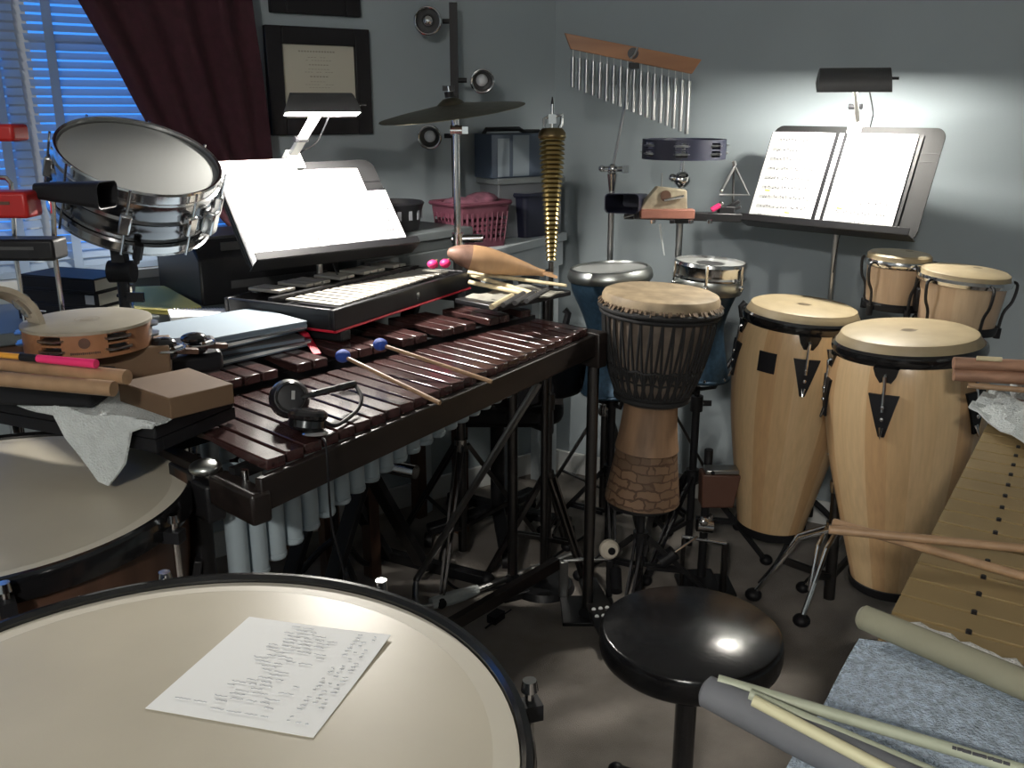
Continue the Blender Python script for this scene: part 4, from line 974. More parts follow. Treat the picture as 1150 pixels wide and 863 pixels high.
# ================================================================== BONGOS
bR = D(1085, 303, 2.50); bL = D(1011, 284, 2.64)
r = T('bongo_drums', 'pair of bongo drums with chrome hoops on a stand behind the right conga', 'bongos', V(((bR.x+bL.x)/2, (bR.y+bL.y)/2, bR.z-.17)))
o_ = V(r.location)
def bongo(c, R, h, tl):
    Mx = frame(c-o_, tl, V((1, 0, 0)))
    sh = P('shell', MB().lathe([(0, -h), (R*.86, -h), (R*.92, -h*.6), (R*.97, -.035), (R*.97, -.02), (0, -.02)], 48, Mx), M['bongo'], r)
    P('drum_head', MB().lathe([(0, 0), (R*.93, 0), (R, -.005), (R*1.02, -.026)], 56, Mx), M['skin'], sh)
    P('head_print', MB().lathe([(0, .0006), (.012, .0006)], 16, Mx @ Matrix.Translation((R*.45, R*.35, 0))), mat('bongo head print', (.17, .14, .09), .6), sh)
    hp = P('hoop', MB().lathe([(R*1.02, -.018), (R*1.06, -.016), (R*1.09, -.024), (R*1.06, -.033), (R*1.02, -.036), (R*1.02, -.018)], 56, Mx), M['chrome'], sh)
    P('bottom_ring', MB().lathe([(R*.8, -h-.006), (R*.93, -h-.008), (R*.95, -h+.008), (R*.90, -h+.014), (R*.8, -h-.006)], 48, Mx), M['black'], sh)
    for k in range(5):
        a = -PI/2+.12+k*2*PI/5; d = V((math.cos(a), math.sin(a), 0))
        pts = [d*R*1.05+V((0, 0, -.022)), d*(R*1.05+.018)+V((0, 0, -.030)), d*(R*1.05+.014)+V((0, 0, -.075)), d*(R*1.02)+V((0, 0, -h*.72)), d*(R*.99)+V((0, 0, -h-.02))]
        P('tuning_hook', MB().tube([Mx @ p for p in spline(pts, 4)], .0042, 8), M['blackm'], hp)
        P('nut', MB().cyl(Mx @ (d*(R*.99)+V((0, 0, -h-.024))), Mx @ (d*(R*.99)+V((0, 0, -h+.004))), .009, n=10), M['black'], hp)
    return Mx
up = V((.02, -.0, 1))
MxR = bongo(bR, .112, .155, V((.055, -.02, 1))); MxL = bongo(bL, .086, .15, V((.03, -.02, 1)))
cA = (bR-o_)+V((-.09, .02, -.09)); cB = (bL-o_)+V((.06, -.02, -.09))
P('centre_block', MB().beam(cA, cB, .05, .07), M['black'], r, bevel=.004)
mid = (cA+cB)/2
tripod('bongo_stand', 'tripod stand under the bongos, behind the right conga', o_.x+mid.x, o_.y+mid.y+.0, o_.z+mid.z-.036, spread=.24, rot=.9)
# ================================================================== DJEMBE
dt = D(743, 327, 2.50); db = D(721, 560, 2.50); ax = (dt-db).normalized(); L = (dt-db).length; DM = frame(db, ax)
r = T('djembe', 'roped djembe drum with a carved brown foot, in front of the blue drum', 'djembe', M=DM)
fp = [(p.x, p.y) for p in spline([V(p+(0,)) for p in ((.108, 0), (.104, .03), (.094, .10), (.086, .16))], 4)]
P('carved_foot', MB().lathe([(0, .001), (.09, .001)]+fp, 56), M['djbrick'], r)
sp = [(p.x, p.y) for p in spline([V(p+(0,)) for p in ((.090, .158), (.083, .20), (.077, .26), (.078, L-.315), (.102, L-.28), (.128, L-.20), (.146, L-.11), (.152, L-.03))], 5)]
P('shell', MB().lathe([(.084, .158)]+sp[:16], 56), M['djw'], r)
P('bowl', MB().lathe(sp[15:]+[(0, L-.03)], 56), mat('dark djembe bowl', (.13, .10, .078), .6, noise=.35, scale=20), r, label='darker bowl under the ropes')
P('drum_head', MB().lathe([(0, L), (.142, L), (.154, L-.005), (.159, L-.014), (.160, L-.030)], 64), M['goat'], r)
b = MB()
for k in range(90):
    a = (k+random.uniform(-.5, .5))/90*2*PI; d = V((math.cos(a), math.sin(a), 0)); b.beam(d*.160+V((0, 0, L-.026)), d*(.166+random.uniform(0, .006))+V((0, 0, L-.032-random.uniform(0, .008))), random.uniform(.003, .009), .002, (0, 0, 1))
P('skin_fringe', b, mat('dark goat hair', (.16, .11, .07), .8, noise=.5, scale=60), r)
P('top_ring', MB().torus(.163, .008, Matrix.Translation((0, 0, L-.043)), 64, 10).torus(.159, .006, Matrix.Translation((0, 0, L-.058)), 64, 8), M['rope'], r)
P('bottom_ring', MB().torus(.100, .008, Matrix.Translation((0, 0, L-.296)), 48, 10).torus(.104, .005, Matrix.Translation((0, 0, L-.282)), 48, 8), M['rope'], r)
def dr(z):
    for i in range(len(sp)-1):
        if sp[i][1] <= z <= sp[i+1][1]: return lerp(sp[i][0], sp[i+1][0], (z-sp[i][1])/(sp[i+1][1]-sp[i][1]))
    return sp[-1][0]
b = MB(); N = 34
def rp(a, z): return V((math.cos(a)*(dr(z)+.005), math.sin(a)*(dr(z)+.005), z))
for k in range(N):
    a0 = k/N*2*PI; st = 2*PI/N
    for s in (-1, 1): b.tube([rp(a0, L-.058)]+[rp(a0+s*st*.5*f, lerp(L-.058, L-.285, f)) for f in (.2, .4, .6, .8, 1)], .0034, 6)
    for s in (-1, 1): b.tube([rp(a0+s*st*1.0*f, lerp(L-.205, L-.285, f)) for f in (0, .33, .66, 1)], .0024, 6)
b.tube([rp(k/48*2*PI, L-.20+.004*math.sin(k*2.2)) for k in range(48)], .004, 6, True)
b.tube([rp(k/48*2*PI, L-.235+.004*math.sin(k*1.7)) for k in range(48)], .003, 6, True)
P('rope_lacing', b, M['rope'], r)
P('waist_line', MB().torus(.0862, .003, Matrix.Translation((0, 0, .158)), 48, 6), M['wdark'], r)
tripod('djembe_stand', 'black tripod stand holding the djembe off the carpet', db.x+.0, db.y, db.z-.012, spread=.24, hub=.24, rot=.2, m=M['blackm'])
P('platform', MB().lathe([(0, db.z-.012), (.10, db.z-.012), (.10, db.z-.003), (0, db.z-.003)], 32), M['blackm'], bpy.data.objects['djembe_stand'])
# ================================================================== TWO BLUE GOBLET DRUMS
def goblet(name, lab, pt_, Dt, pb, R, rb, chromehoop, Db=None):
    t = D(*pt_, Dt); bo = D(*pb, Db or Dt); L = (t-bo).length; Mx = frame(bo, t-bo); r = T(name, lab, 'goblet drum', M=Mx)
    pts = [(rb, 0), (rb*.99, .012), (rb*.86, L*.16), (R*.60, L*.38), (R*.58, L*.50), (R*.72, L*.66), (R*.93, L*.83), (R*.97, L-.03)]
    pf = [(p.x, p.y) for p in spline([V(p+(0,)) for p in pts], 5)]
    P('shell', MB().lathe([(0, .002), (rb*.94, .002)]+pf+[(0, L-.03)], 56), M['blue'], r)
    P('base_rim', MB().torus(rb*.985, .006, Matrix.Translation((0, 0, .006)), 48, 8), M['blue'], r)
    for k in range(8):
        a = k*PI/4; P('rivet', MB().ball((rb*math.cos(a), rb*math.sin(a), .014), .005, n=8), M['chrome'], r)
    if not chromehoop:
        P('drum_head', MB().lathe([(0, L-.002), (R*.90, L-.002)], 56), M['clearhead'], r)
        P('rim', MB().lathe([(R*.90, L-.003), (R*.915, L+.004), (R*.97, L+.002), (R*1.02, L-.01), (R*1.04, L-.024), (R*1.01, L-.034), (R*.96, L-.036)], 64), M['alu'], r)
    else:
        P('drum_head', MB().lathe([(0, L-.002), (R*.96, L-.002)], 56), M['clearhead'], r)
        P('head_dot', MB().lathe([(0, L-.001), (R*.40, L-.001)], 40), M['dkgrey'], r)
        P('hoop', MB().lathe([(R*.96, L-.004), (R*.965, L+.006), (R*1.01, L+.005), (R*1.03, L-.004), (R*1.0, L-.012), (R*1.0, L-.034), (R*1.04, L-.040), (R*1.0, L-.046)], 64), M['chrome'], r)
        P('shell_band', MB().lathe([(R*.985, L-.046), (R*1.0, L-.05), (R*.985, L-.075), (R*.94, L-.09)], 56), M['alu'], r)
        for k in range(6):
            a = k*PI/3+.25; d = V((math.cos(a), math.sin(a), 0)); P('tension_bolt', MB().cyl(d*R*1.06+V((0, 0, L-.07)), d*R*1.06+V((0, 0, L+.004)), .0045, n=8).ball(d*R*1.06+V((0, 0, L-.06)), .009, n=10), M['chrome'], r)
    return r, Mx, L
g1, gM1, gL1 = goblet('goblet_drum', 'blue goblet drum with a thick aluminium rim behind the djembe', (685, 301), 2.88, (688, 440), .128, .10, False)
g2, gM2, gL2 = goblet('goblet_drum', 'smaller goblet drum with chrome hoop and tension bolts right of the djembe', (798, 295), 2.84, (784, 424), .108, .095, True)
def basket_stand(lab, Mx, L, R, px, py, rot):
    o = Mx.translation; r = tripod('drum_stand', lab, o.x, o.y, o.z-.03, spread=.25, hub=.30, rot=rot, m=M['blackm'])
    rp_ = V(r.location)
    for k in range(3):
        a = rot+k*2*PI/3+.3; d = V((math.cos(a), math.sin(a), 0))
        pts = [V((0, 0, o.z-.04)), d*(R*.55)+V((0, 0, o.z-.035)), d*(R*1.45)+V((0, 0, o.z+L*.35)), d*(R*1.25)+V((0, 0, o.z+L*.62))]
        am = P('basket_arm', MB().tube([p for p in pts], .007, 8), M['blackm'], r)
        P('grip', MB().tube([pts[3].lerp(pts[2], .35), pts[3], pts[3]+d*.012+V((0, 0, .012))], .011, 8), M['black'], am)
basket_stand('black basket stand under the blue goblet drum with aluminium rim', gM1, gL1, .12, 0, 0, .5)
basket_stand('black basket stand under the goblet drum with chrome hoop', gM2, gL2, .10, 0, 0, -.2)
# ================================================================== STOOL
sx, sy, sz, sr = .340, 1.572, .500, .173
r = T('stool', 'round black swivel stool in the foreground with a worn shiny seat', 'stool', (sx, sy, 0))
P('seat', MB().lathe([(0, sz), (sr*.945, sz), (sr*.975, sz-.003), (sr*.993, sz-.010), (sr, sz-.020), (sr, sz-.038), (sr*.985, sz-.050), (sr*.94, sz-.058), (sr*.5, sz-.066), (0, sz-.066)], 96), M['stool'], r, sharp=50)
P('seat_plate', MB().lathe([(0, sz-.075), (.08, sz-.075), (.085, sz-.066), (0, sz-.066)], 32), M['black'], r)
P('screw_post', MB().cyl((0, 0, .30), (0, 0, sz-.07), .0135, n=20), M['blackm'], r)
P('outer_post', MB().cyl((0, 0, .08), (0, 0, sz-.145), .021, n=24), M['blackg'], r)
P('collar', MB().lathe([(.021, sz-.155), (.0235, sz-.15), (.0235, sz-.14), (.0, sz-.138)], 24), M['black'], r)
for k in range(4):
    a = .5+k*PI/2; d = V((math.cos(a), math.sin(a), 0)); lg = P('leg', MB().beam(d*.015+V((0, 0, .12)), d*.22+V((0, 0, .022)), .03, .02, d), M['blackm'], r, bevel=.003)
    P('rubber_foot', MB().ball(d*.222+V((0, 0, .02)), .02, n=12), M['black'], lg)
# ================================================================== SNARE
sc = D(157, 178, 2.20); sn = tiltn(157, 178, .44, 13); SM = frame(sc-sn*.14, sn, V((1, 0, 0)))
r = T('snare_drum', 'chrome snare drum tilted on a stand before the window', 'snare drum', M=SM)
R = .178; h = .14
P('shell', MB().lathe([(0, .006), (R*.965, .006), (R*.97, .03), (R*.985, .04), (R*.97, .05), (R*.97, .064), (R*.995, .07), (R*.97, .076), (R*.97, .09), (R*.985, .10), (R*.97, .11), (R*.965, .134), (0, .134)], 72), M['nickel'], r)
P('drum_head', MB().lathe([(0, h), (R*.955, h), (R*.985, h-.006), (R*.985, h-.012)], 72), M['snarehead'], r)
P('hoop', MB().lathe([(R*.975, h-.010), (R*.98, h+.009), (R*1.015, h+.011), (R*1.025, h+.006), (R*1.0, h+.004), (R*1.0, h-.016), (R*1.035, h-.019), (R*.985, h-.021)], 80), M['chrome'], r, label='chrome top hoop')
P('hoop', MB().lathe([(R*.98, .02), (R*1.035, .018), (R*1.0, .015), (R*1.0, -.004), (R*1.025, -.006), (R*.97, -.008), (R*.98, .02)], 80), M['chrome'], r, label='chrome bottom hoop')
P('snare_side_head', MB().lathe([(0, .002), (R*.98, .002)], 64), M['clearhead'], r)
for k in range(8):
    a = k*PI/4+.2; d = V((math.cos(a), math.sin(a), 0))
    lg = P('lug', MB().box((0, 0, 0), (.022, .026, .05), Matrix.Translation(d*(R*.985+.010)+V((0, 0, .07))) @ Matrix.Rotation(a, 4, 'Z')), M['chrome'], r, bevel=.005)
    P('tension_rod', MB().cyl(d*(R*1.03+.006)+V((0, 0, -.006)), d*(R*1.03+.006)+V((0, 0, h+.012)), .003, n=8), M['chrome'], lg)
st = P('strainer', MB().box((0, 0, 0), (.03, .03, .06), Matrix.Translation((R*1.06*math.cos(-.2), R*1.06*math.sin(-.2), .06)) @ Matrix.Rotation(-.2, 4, 'Z')), M['chrome'], r, bevel=.004)
sb_ = SM @ V((0, 0, -.012)); pole = D(131, 320, 2.16)
st = V((pole.x, pole.y, 0))
r = T('snare_stand', 'black jointed snare stand in front of the printer and books', 'stand', st)
kn1 = D(137, 305, 2.16)-st; kn0 = D(131, 262, 2.17)-st
P('upright', MB().cyl((0, 0, .10), kn1, .0135), M['blackm'], r)
P('tilter', MB().cyl(kn1+V((-.028, 0, 0)), kn1+V((.028, 0, 0)), .026, n=24).beam(kn1, kn0, .03, .03), M['black'], r)
P('neck', MB().cyl(kn0, sb_-st-V((0, 0, .02)), .014), M['blackm'], r)
P('wing_nut', MB().box(D(152, 334, 2.14)-st, (.04, .008, .022)).cyl(D(152, 334, 2.14)-st, V((0, 0, (D(152, 334, 2.14)-st).z)), .005, n=8), M['black'], r)
I = SM.inverted()
for k in range(3):
    a = k*2*PI/3+.9; d = V((math.cos(a), math.sin(a), 0)); e = [SM @ V((0, 0, -.03)), SM @ (d*.10+V((0, 0, -.028))), SM @ (d*(R+.020)+V((0, 0, -.014))), SM @ (d*(R+.018)+V((0, 0, .030)))]
    am = P('basket_arm', MB().tube([p-st for p in e], .007, 8), M['blackm'], r); P('grip', MB().tube([e[2].lerp(e[3], .2)-st, e[3]-st], .011, 8), M['black'], am)
for k in range(3):
    a = k*2*PI/3+.2; d = V((math.cos(a), math.sin(a), 0)); lg = P('leg', MB().beam(V((0, 0, .38)), d*.22+V((0, 0, .02)), .022, .009, d), M['blackm'], r); P('rubber_foot', MB().ball(d*.225+V((0, 0, .018)), .017, n=12), M['black'], lg)
# ================================================================== CYMBAL
cc = D(507, 122, 2.80); cn = (V((0, 0, 1))+V((-.125, 0, 0))+V((0, -.085, 0))).normalized(); CM = frame(cc, cn)
r = T('cymbal', 'large dull bronze cymbal on a stand in front of the corner lamp', 'cymbal', M=CM)
P('disc', MB().lathe([(.006, .030), (.02, .028), (.033, .019), (.040, .012), (.10, .004), (.17, -.005), (.212, -.012), (.212, -.0135), (.17, -.0065), (.10, .0025), (.040, .0105), (.033, .0175), (.02, .0265), (.006, .0285)], 96), M['bronze'], r)
fx = cc.x+.012; fy = cc.y
r = T('cymbal_stand', 'chrome cymbal stand rising in front of the corner lamp', 'stand', (fx, fy, 0))
P('rod', MB().cyl((0, 0, cc.z-.09), CM @ V((0, 0, .062))-V((fx, fy, 0)), .0042, n=10), M['chrome'], r)
P('felt', MB().cyl(CM @ V((0, 0, .032))-V((fx, fy, 0)), CM @ V((0, 0, .047))-V((fx, fy, 0)), .014), M['black'], r, label='black felt')
P('wing_nut', MB().box(CM @ V((0, 0, .056))-V((fx, fy, 0)), (.034, .008, .014)), M['black'], r)
P('tilter', MB().cyl((-.016, 0, cc.z-.06), (.018, 0, cc.z-.06), .014).box((.024, 0, cc.z-.06), (.022, .006, .02)).cyl((0, 0, cc.z-.045), (0, 0, cc.z-.012), .010), M['chrome'], r)
P('upper_tube', MB().cyl((0, 0, .95), (0, 0, cc.z-.06), .0105), M['chrome'], r)
P('clamp', MB().cyl((-.018, -.0, 1.072), (.075, 0, 1.075), .012).cyl((0, 0, 1.045), (0, 0, 1.09), .018), M['chrome'], r)
P('lower_tube', MB().cyl((0, 0, .05), (0, 0, 1.05), .015), M['dsteel'], r)
P('hub', MB().cyl((0, 0, .40), (0, 0, .44), .022), M['chrome'], r)
for k in range(3):
    a = k*2*PI/3+.35; d = V((math.cos(a), math.sin(a), 0)); e = V((-d.y, d.x, 0))*.011; b = MB()
    for s in (-1, 1): b.beam(V((0, 0, .42))+d*.02+e*s, d*.29+V((0, 0, .02))+e*s*.5, .007, .014, d)
    b.beam(V((0, 0, .135))+d*.02, d*.17+V((0, 0, .20)), .006, .012)
    lg = P('leg', b, M['dsteel'], r); P('rubber_foot', MB().ball(d*.295+V((0, 0, .019)), .018, n=12), M['black'], lg)
# ================================================================== BELL TREE
bt0 = D(620, 152, 2.74); bt1 = D(619, 291, 2.70); st = V((bt1.x, bt1.y, 0))
r = T('bell_tree', 'tapering brass bell tree hanging upright beside the corner, with chrome top', 'bell tree', bt1)
axd = (bt0-bt1); Lb = axd.length; axn = axd.normalized(); N = 27; BM = frame(V((0, 0, 0)), axn)
for k in range(N):
    f = k/(N-1); R = lerp(.015, .0375, min(1, f*1.15)); z = Lb*f*.97
    P('bell', MB().lathe([(0, z+.010), (R*.55, z+.009), (R*.9, z+.003), (R, z-.004), (R*.96, z-.004), (R*.5, z+.006), (0, z+.007)], 28, BM), M['brass'], r)
P('cap', MB().lathe([(0, Lb+.020), (.030, Lb+.018), (.039, Lb+.006), (.040, Lb-.006), (.036, Lb-.010), (0, Lb-.006)], 32, BM), mat('dark bell brass', (.22, .17, .09), .3, metal=1), r)
tp = P('top_clamp', MB().cyl(BM @ V((0, 0, Lb)), BM @ V((0, 0, Lb+.085)), .005, n=10).tube([BM @ V((-.022, 0, Lb+.018)), BM @ V((-.022, 0, Lb+.045)), BM @ V((-.008, 0, Lb+.052))], .006, 8).tube([BM @ V((.006, 0, Lb+.05)), BM @ V((.028, 0, Lb+.056)), BM @ V((.026, 0, Lb+.03)), BM @ V((.020, 0, Lb+.02))], .0055, 8).box(BM @ V((0, 0, Lb+.045)), (.022, .014, .025)), M['chrome'], r)
P('point', MB().cyl(BM @ V((0, 0, Lb+.085)), BM @ V((0, 0, Lb+.105)), .004, .0015, 8), M['black'], tp)
r = tripod('bell_tree_stand', 'thin dark stand under the brass bell tree', st.x, st.y, bt1.z-.008, spread=.20, hub=.35, rot=1.2, m=M['dsteel'], r_=.010)
# ================================================================== BAR CHIMES
hb = D(688, 190, 3.10); pt0 = D(712, 66, 3.10); st = V((hb.x, hb.y, 0))
r = T('chimes_stand', 'chrome stand with a slanted rod holding the bar chimes', 'stand', st)
P('rod', MB().cyl(hb-st, pt0-st, .0042, n=10), M['steel'], r)
P('joint', MB().cyl(hb-st+V((-.03, 0, 0)), hb-st+V((.03, 0, 0)), .009).ball(hb-st, .018, n=14).ball(hb-st+V((-.035, -.004, .002)), .011, n=10).box(hb-st+V((.042, 0, .0)), (.02, .008, .024)), M['chrome'], r)
P('neck', MB().cyl(hb-st+V((0, 0, -.015)), hb-st+V((0, 0, -.07)), .017, .010), M['chrome'], r)
P('upper_tube', MB().cyl((0, 0, .70), (0, 0, hb.z-.05), .010), M['steel'], r)
P('lower_tube', MB().cyl((0, 0, .06), (0, 0, .75), .0145), M['dsteel'], r)
P('hub', MB().cyl((0, 0, .42), (0, 0, .46), .022), M['chrome'], r)
for k in range(3):
    a = k*2*PI/3+1.0; d = V((math.cos(a), math.sin(a), 0)); lg = P('leg', MB().beam(V((0, 0, .44))+d*.02, d*.26+V((0, 0, .02)), .02, .009, d).beam(V((0, 0, .14)), d*.15+V((0, 0, .21)), .012, .006), M['dsteel'], r); P('rubber_foot', MB().ball(d*.265+V((0, 0, .018)), .017, n=12), M['black'], lg)
c4 = [D(634, 37, 3.05), D(788, 67, 3.05), D(777, 83, 3.05), D(641, 55, 3.05)]; o = c4[0].lerp(c4[1], .5)
r = T('bar_chimes', 'wooden bar of hanging silver chimes at the top of the right wall', 'chimes', o)
b = MB(); vs = [p-o for p in c4]+[p-o+V((0, .022, .0)) for p in c4]
b.add(vs, [(3, 2, 1, 0), (4, 5, 6, 7), (0, 1, 5, 4), (1, 2, 6, 5), (2, 3, 7, 6), (3, 0, 4, 7)])
P('wooden_bar', b, M['wred'], r, bevel=.001)
P('mount', MB().cyl(D(711, 60, 3.045)-o, D(711, 60, 3.10)-o, .017, n=20).box(D(712, 74, 3.07)-o, (.03, .03, .018)), M['blackm'], r)
P('mount_bolt', MB().tube([D(716, 54, 3.04)-o, D(712, 62, 3.035)-o, D(708, 66, 3.04)-o], .004, 8), M['chrome'], r)
for k in range(18):
    f = k/17; x0, y0 = lerp(643.5, 774, f), lerp(64, 91, f); y1 = lerp(98, 150.5, f)
    a = D(x0, y0, 3.06)-o; c = D(x0-.3, y1, 3.06)-o; c.x = a.x; c.y = a.y
    ch = P('chime', MB().cyl(c, a, .0066, n=12), M['steel'], r); P('cord', MB().cyl(a+V((0, 0, -.002)), D(x0, y0-9.0, 3.06)-o, .0012, n=6), M['towel'], ch)
# ================================================================== MOUNTED TAMBOURINE, BAR OF SMALL PERCUSSION
tm_ = D(768, 168, 3.02); st = V((tm_.x, tm_.y+.005, 0))
r = T('tambourine_stand', 'chrome stand with ball joint under the black tambourine', 'stand', st)
zt = tm_.z; zj = D(768, 202, 3.02).z; zb_ = D(765, 240, 3.02).z
P('post', MB().cyl((0, 0, .06), (0, 0, zb_), .011), M['steel'], r); P('lower_tube', MB().cyl((0, 0, .05), (0, 0, .70), .015), M['dsteel'], r)
P('upper_rod', MB().cyl((-.004, 0, zb_), (0, 0, zt+.02), .007), M['chrome'], r)
P('ball_joint', MB().ball((0, 0, zj), .026, n=18).ball((-.03, 0, zj+.006), .013, n=12), M['chrome'], r); P('collar', MB().cyl((0, 0, zj-.045), (0, 0, zj-.03), .018), M['chrome'], r); P('collar', MB().cyl((0, 0, zj-.085), (0, 0, zj-.065), .013), M['chrome'], r)
for k in range(3):
    a = k*2*PI/3+.1; d = V((math.cos(a), math.sin(a), 0)); lg = P('leg', MB().beam(V((0, 0, .44))+d*.02, d*.26+V((0, 0, .02)), .02, .009, d).beam(V((0, 0, .14)), d*.15+V((0, 0, .21)), .012, .006), M['dsteel'], r); P('rubber_foot', MB().ball(d*.265+V((0, 0, .018)), .017, n=12), M['black'], lg)
def jingles(b, R, z, spans, n_=2, rj=.019):
    for a in spans:
        for dz in ((-.010, .010) if n_ == 2 else (0,)):
            c = V((R*math.cos(a), R*math.sin(a), z+dz))
            for q in (-.0022, .0022): b.lathe([(0, q*1.6), (rj*.4, q*1.4), (rj, q*.5), (rj, q*.5+.0006), (0, q*1.6+.0006)], 16, Matrix.Translation(c))
def tambourine(name, lab, Mx, R, h, m, jm, head=None, n=6, rows=2, group=None, spare=()):
    r = T(name, lab, 'tambourine', M=Mx, group=group); t = .010
    b = MB(); slots = [2*PI*k/n for k in range(n)]; sw = .16*(.12/R)
    # shell as arcs of full height between slots plus bands above, between and below the slots
    def arc(a0, a1, z0, z1): b.lathe([(R, z0), (R, z1), (R-t, z1), (R-t, z0), (R, z0)], max(2, int((a1-a0)/.09)), None, a0, a1)
    for k in range(n): arc(slots[k]+sw, slots[k]+2*PI/n-sw, 0, h)
    bands = [(0, h*.14), (h*.46, h*.54), (h*.86, h)] if rows == 2 else [(0, h*.25), (h*.75, h)]
    for k in range(n):
        for z0, z1 in bands: arc(slots[k]-sw, slots[k]+sw, z0, z1)
        for s in (-1, 1):
            a = slots[k]+s*sw
            b.add([V((rr*math.cos(a), rr*math.sin(a), z)) for rr, z in ((R, 0), (R, h), (R-t, h), (R-t, 0))], [(0, 1, 2, 3)])
    P('shell', b, m, r)
    for k in range(n):
        for off in (-.5, .5):
            zc = [h*.30, h*.70] if rows == 2 else [h*.5]
            for z in zc:
                a = slots[k]+off*sw*.95; c = V(((R-t*.5)*math.cos(a), (R-t*.5)*math.sin(a), z)); bj = MB(); rj = .0165
                for q in (-.0022, .0022): bj.lathe([(0, q*1.6), (rj*.4, q*1.4), (rj, q*.5), (rj, q*.5+.0006), (0, q*1.6+.0006)], 16, Matrix.Translation(c))
                P('jingle', bj, jm, r)
    if head: P('drum_head', MB().lathe([(0, h+.0015), (R-.003, h+.0015), (R+.0015, h), (R+.002, h-.005)], 64), head, r)
    return r
tambourine('tambourine', 'black tambourine without head mounted on the chrome ball joint stand', Matrix.Translation((tm_.x, tm_.y, tm_.z-.028)), .130, .060, M['navy'], M['steel'], None, 7)
P('cross_bar', MB().beam((-.127, 0, .008), (.127, 0, .008), .014, .012), M['black'], bpy.data.objects['tambourine'])
# bar under it
bA = D(712, 241, 2.940); bB = D(832, 243, 2.940); o = bA.lerp(bB, .5)
r = T('percussion_bar', 'black clamp bar crossing the chrome stand below the tambourine', 'bar', o)
P('bar', MB().beam(bA-o, bB-o+V((0, 0, -.004)), .035, .026), M['blackm'], r, bevel=.003)
P('clamp', MB().box(D(765, 243, 2.970)-o, (.05, .06, .04)), M['black'], r, bevel=.004)
for px in (733, 755, 776, 797): P('bolt', MB().cyl(D(px, 247, 2.79)-o, D(px, 251, 2.79)-o, .008, n=10), M['chrome'] if px != 755 else M['black'], r)
P('end_rod', MB().cyl(D(700, 244, 2.940)-o, bA-o, .004, n=8), M['steel'], r)
P('end_mount', MB().box(D(815, 238, 2.940)-o, (.05, .03, .035)), M['black'], r, bevel=.003)
# dark cowbell in front of the chimes stand
ca_ = D(698, 229, 2.880); cb_ = D(716, 224, 3.060); Mx = frame(ca_, (cb_-ca_), V((1, 0, 0)))
r = T('cowbell', 'dark cowbell with its mouth towards us in front of the chimes stand', 'cowbell', M=Mx)
Lc_ = (cb_-ca_).length; oo = rrect(.108, .060, .014); ii = rrect(.072, .038, .010); b = MB(); n = len(oo)
vs = [V((x, y, 0)) for x, y in oo]+[V((x, y, Lc_)) for x, y in ii]+[V((x*.95, y*.93, .001)) for x, y in oo]+[V((x*.7, y*.7, Lc_*.8)) for x, y in oo]
b.add(vs, [(i, (i+1) % n, n+(i+1) % n, n+i) for i in range(n)]+[tuple(range(n, 2*n))]+[(i, 2*n+i, 2*n+(i+1) % n, (i+1) % n) for i in range(n)]+[(2*n+i, 3*n+i, 3*n+(i+1) % n, 2*n+(i+1) % n) for i in range(n)]+[tuple(range(4*n-1, 3*n-1, -1))])
P('body', b, M['navy'], r); P('clamp', MB().box((0, .04, Lc_*.55), (.03, .03, .03)), M['black'], r)
P('mount_rod', MB().tube([Mx.inverted() @ D(718, 243, 2.940), Mx.inverted() @ D(712, 236, 2.970), V((0, .03, Lc_*.55))], .005, 8), M['steel'], r)
# temple-block like ratchet of tan wood and red brown block
w0 = D(744, 226, 2.930); r = T('ratchet', 'pale wooden ratchet on the black clamp bar beside the dark cowbell', 'ratchet', w0)
P('frame', MB().prism([(-.075, -.03), (.075, -.03), (.07, .035), (-.02, .045), (-.05, .01)], -.022, .022, Matrix.Rotation(PI/2, 4, 'X')), mat('weathered wood', (.36, .31, .22), .6, noise=.35, scale=30), r, bevel=.004)
P('gear', MB().cyl((.005, -.026, .018), (.005, -.010, .018), .017, n=12), M['wdark'], r); P('axle', MB().cyl((.0, -.03, .005), (.06, -.03, .018), .005, n=8), M['chrome'], r)
P('spike', MB().cyl((-.005, 0, .03), (-.005, 0, .085), .003, .002, 8), M['steel'], r)
w1 = D(749, 240, 2.905); one('wood_block', MB().box((0, 0, 0), (.165, .04, .028), Matrix.Translation(w1)), mat('red brown block', (.34, .14, .10), .5, noise=.15, scale=20), 'red brown wooden strip block in front of the pale ratchet', 'wood block', bevel=.003)
# triangle on a clip
t3 = [D(825, 187, 2.940), D(808, 219, 2.940), D(841, 219, 2.940)]; o = t3[0]
r = T('triangle', 'steel triangle hanging over the right end of the black clamp bar', 'triangle', o)
P('rod', MB().tube([p-o for p in (t3[1].lerp(t3[0], .12)+V((-.000, 0, .0)), t3[1].lerp(t3[0], .95), t3[0], t3[2].lerp(t3[0], .95), t3[2], t3[1])], .0042, 8), M['steel'], r)
P('bead', MB().ball(t3[1].lerp(t3[0], .14)-o, .006, n=10), M['chrome'], r)
P('holder', MB().cyl(D(825, 187, 2.942)-o+V((0, 0, .002)), D(824, 181, 2.942)-o, .006, n=10), M['steel'], r)
cl = D(813, 234, 2.940); cr_ = D(826, 228, 2.940)
r = T('triangle_clip', 'black spring clip on the bar end with an upright rod for the triangle', 'clip', cl)
P('jaw', MB().beam(V((0, 0, -.004)), D(830, 226, 2.940)-cl, .014, .012).beam(V((.0, 0, -.014)), D(832, 232, 2.940)-cl, .012, .010), M['black'], r, bevel=.002)
P('rod', MB().cyl(D(823, 231, 2.952)-cl, D(824, 182, 2.952)-cl, .0032, n=8), M['dsteel'], r)
P('ball', MB().ball(D(810, 229, 2.930)-cl, .009, n=12), M['chrome'], r)
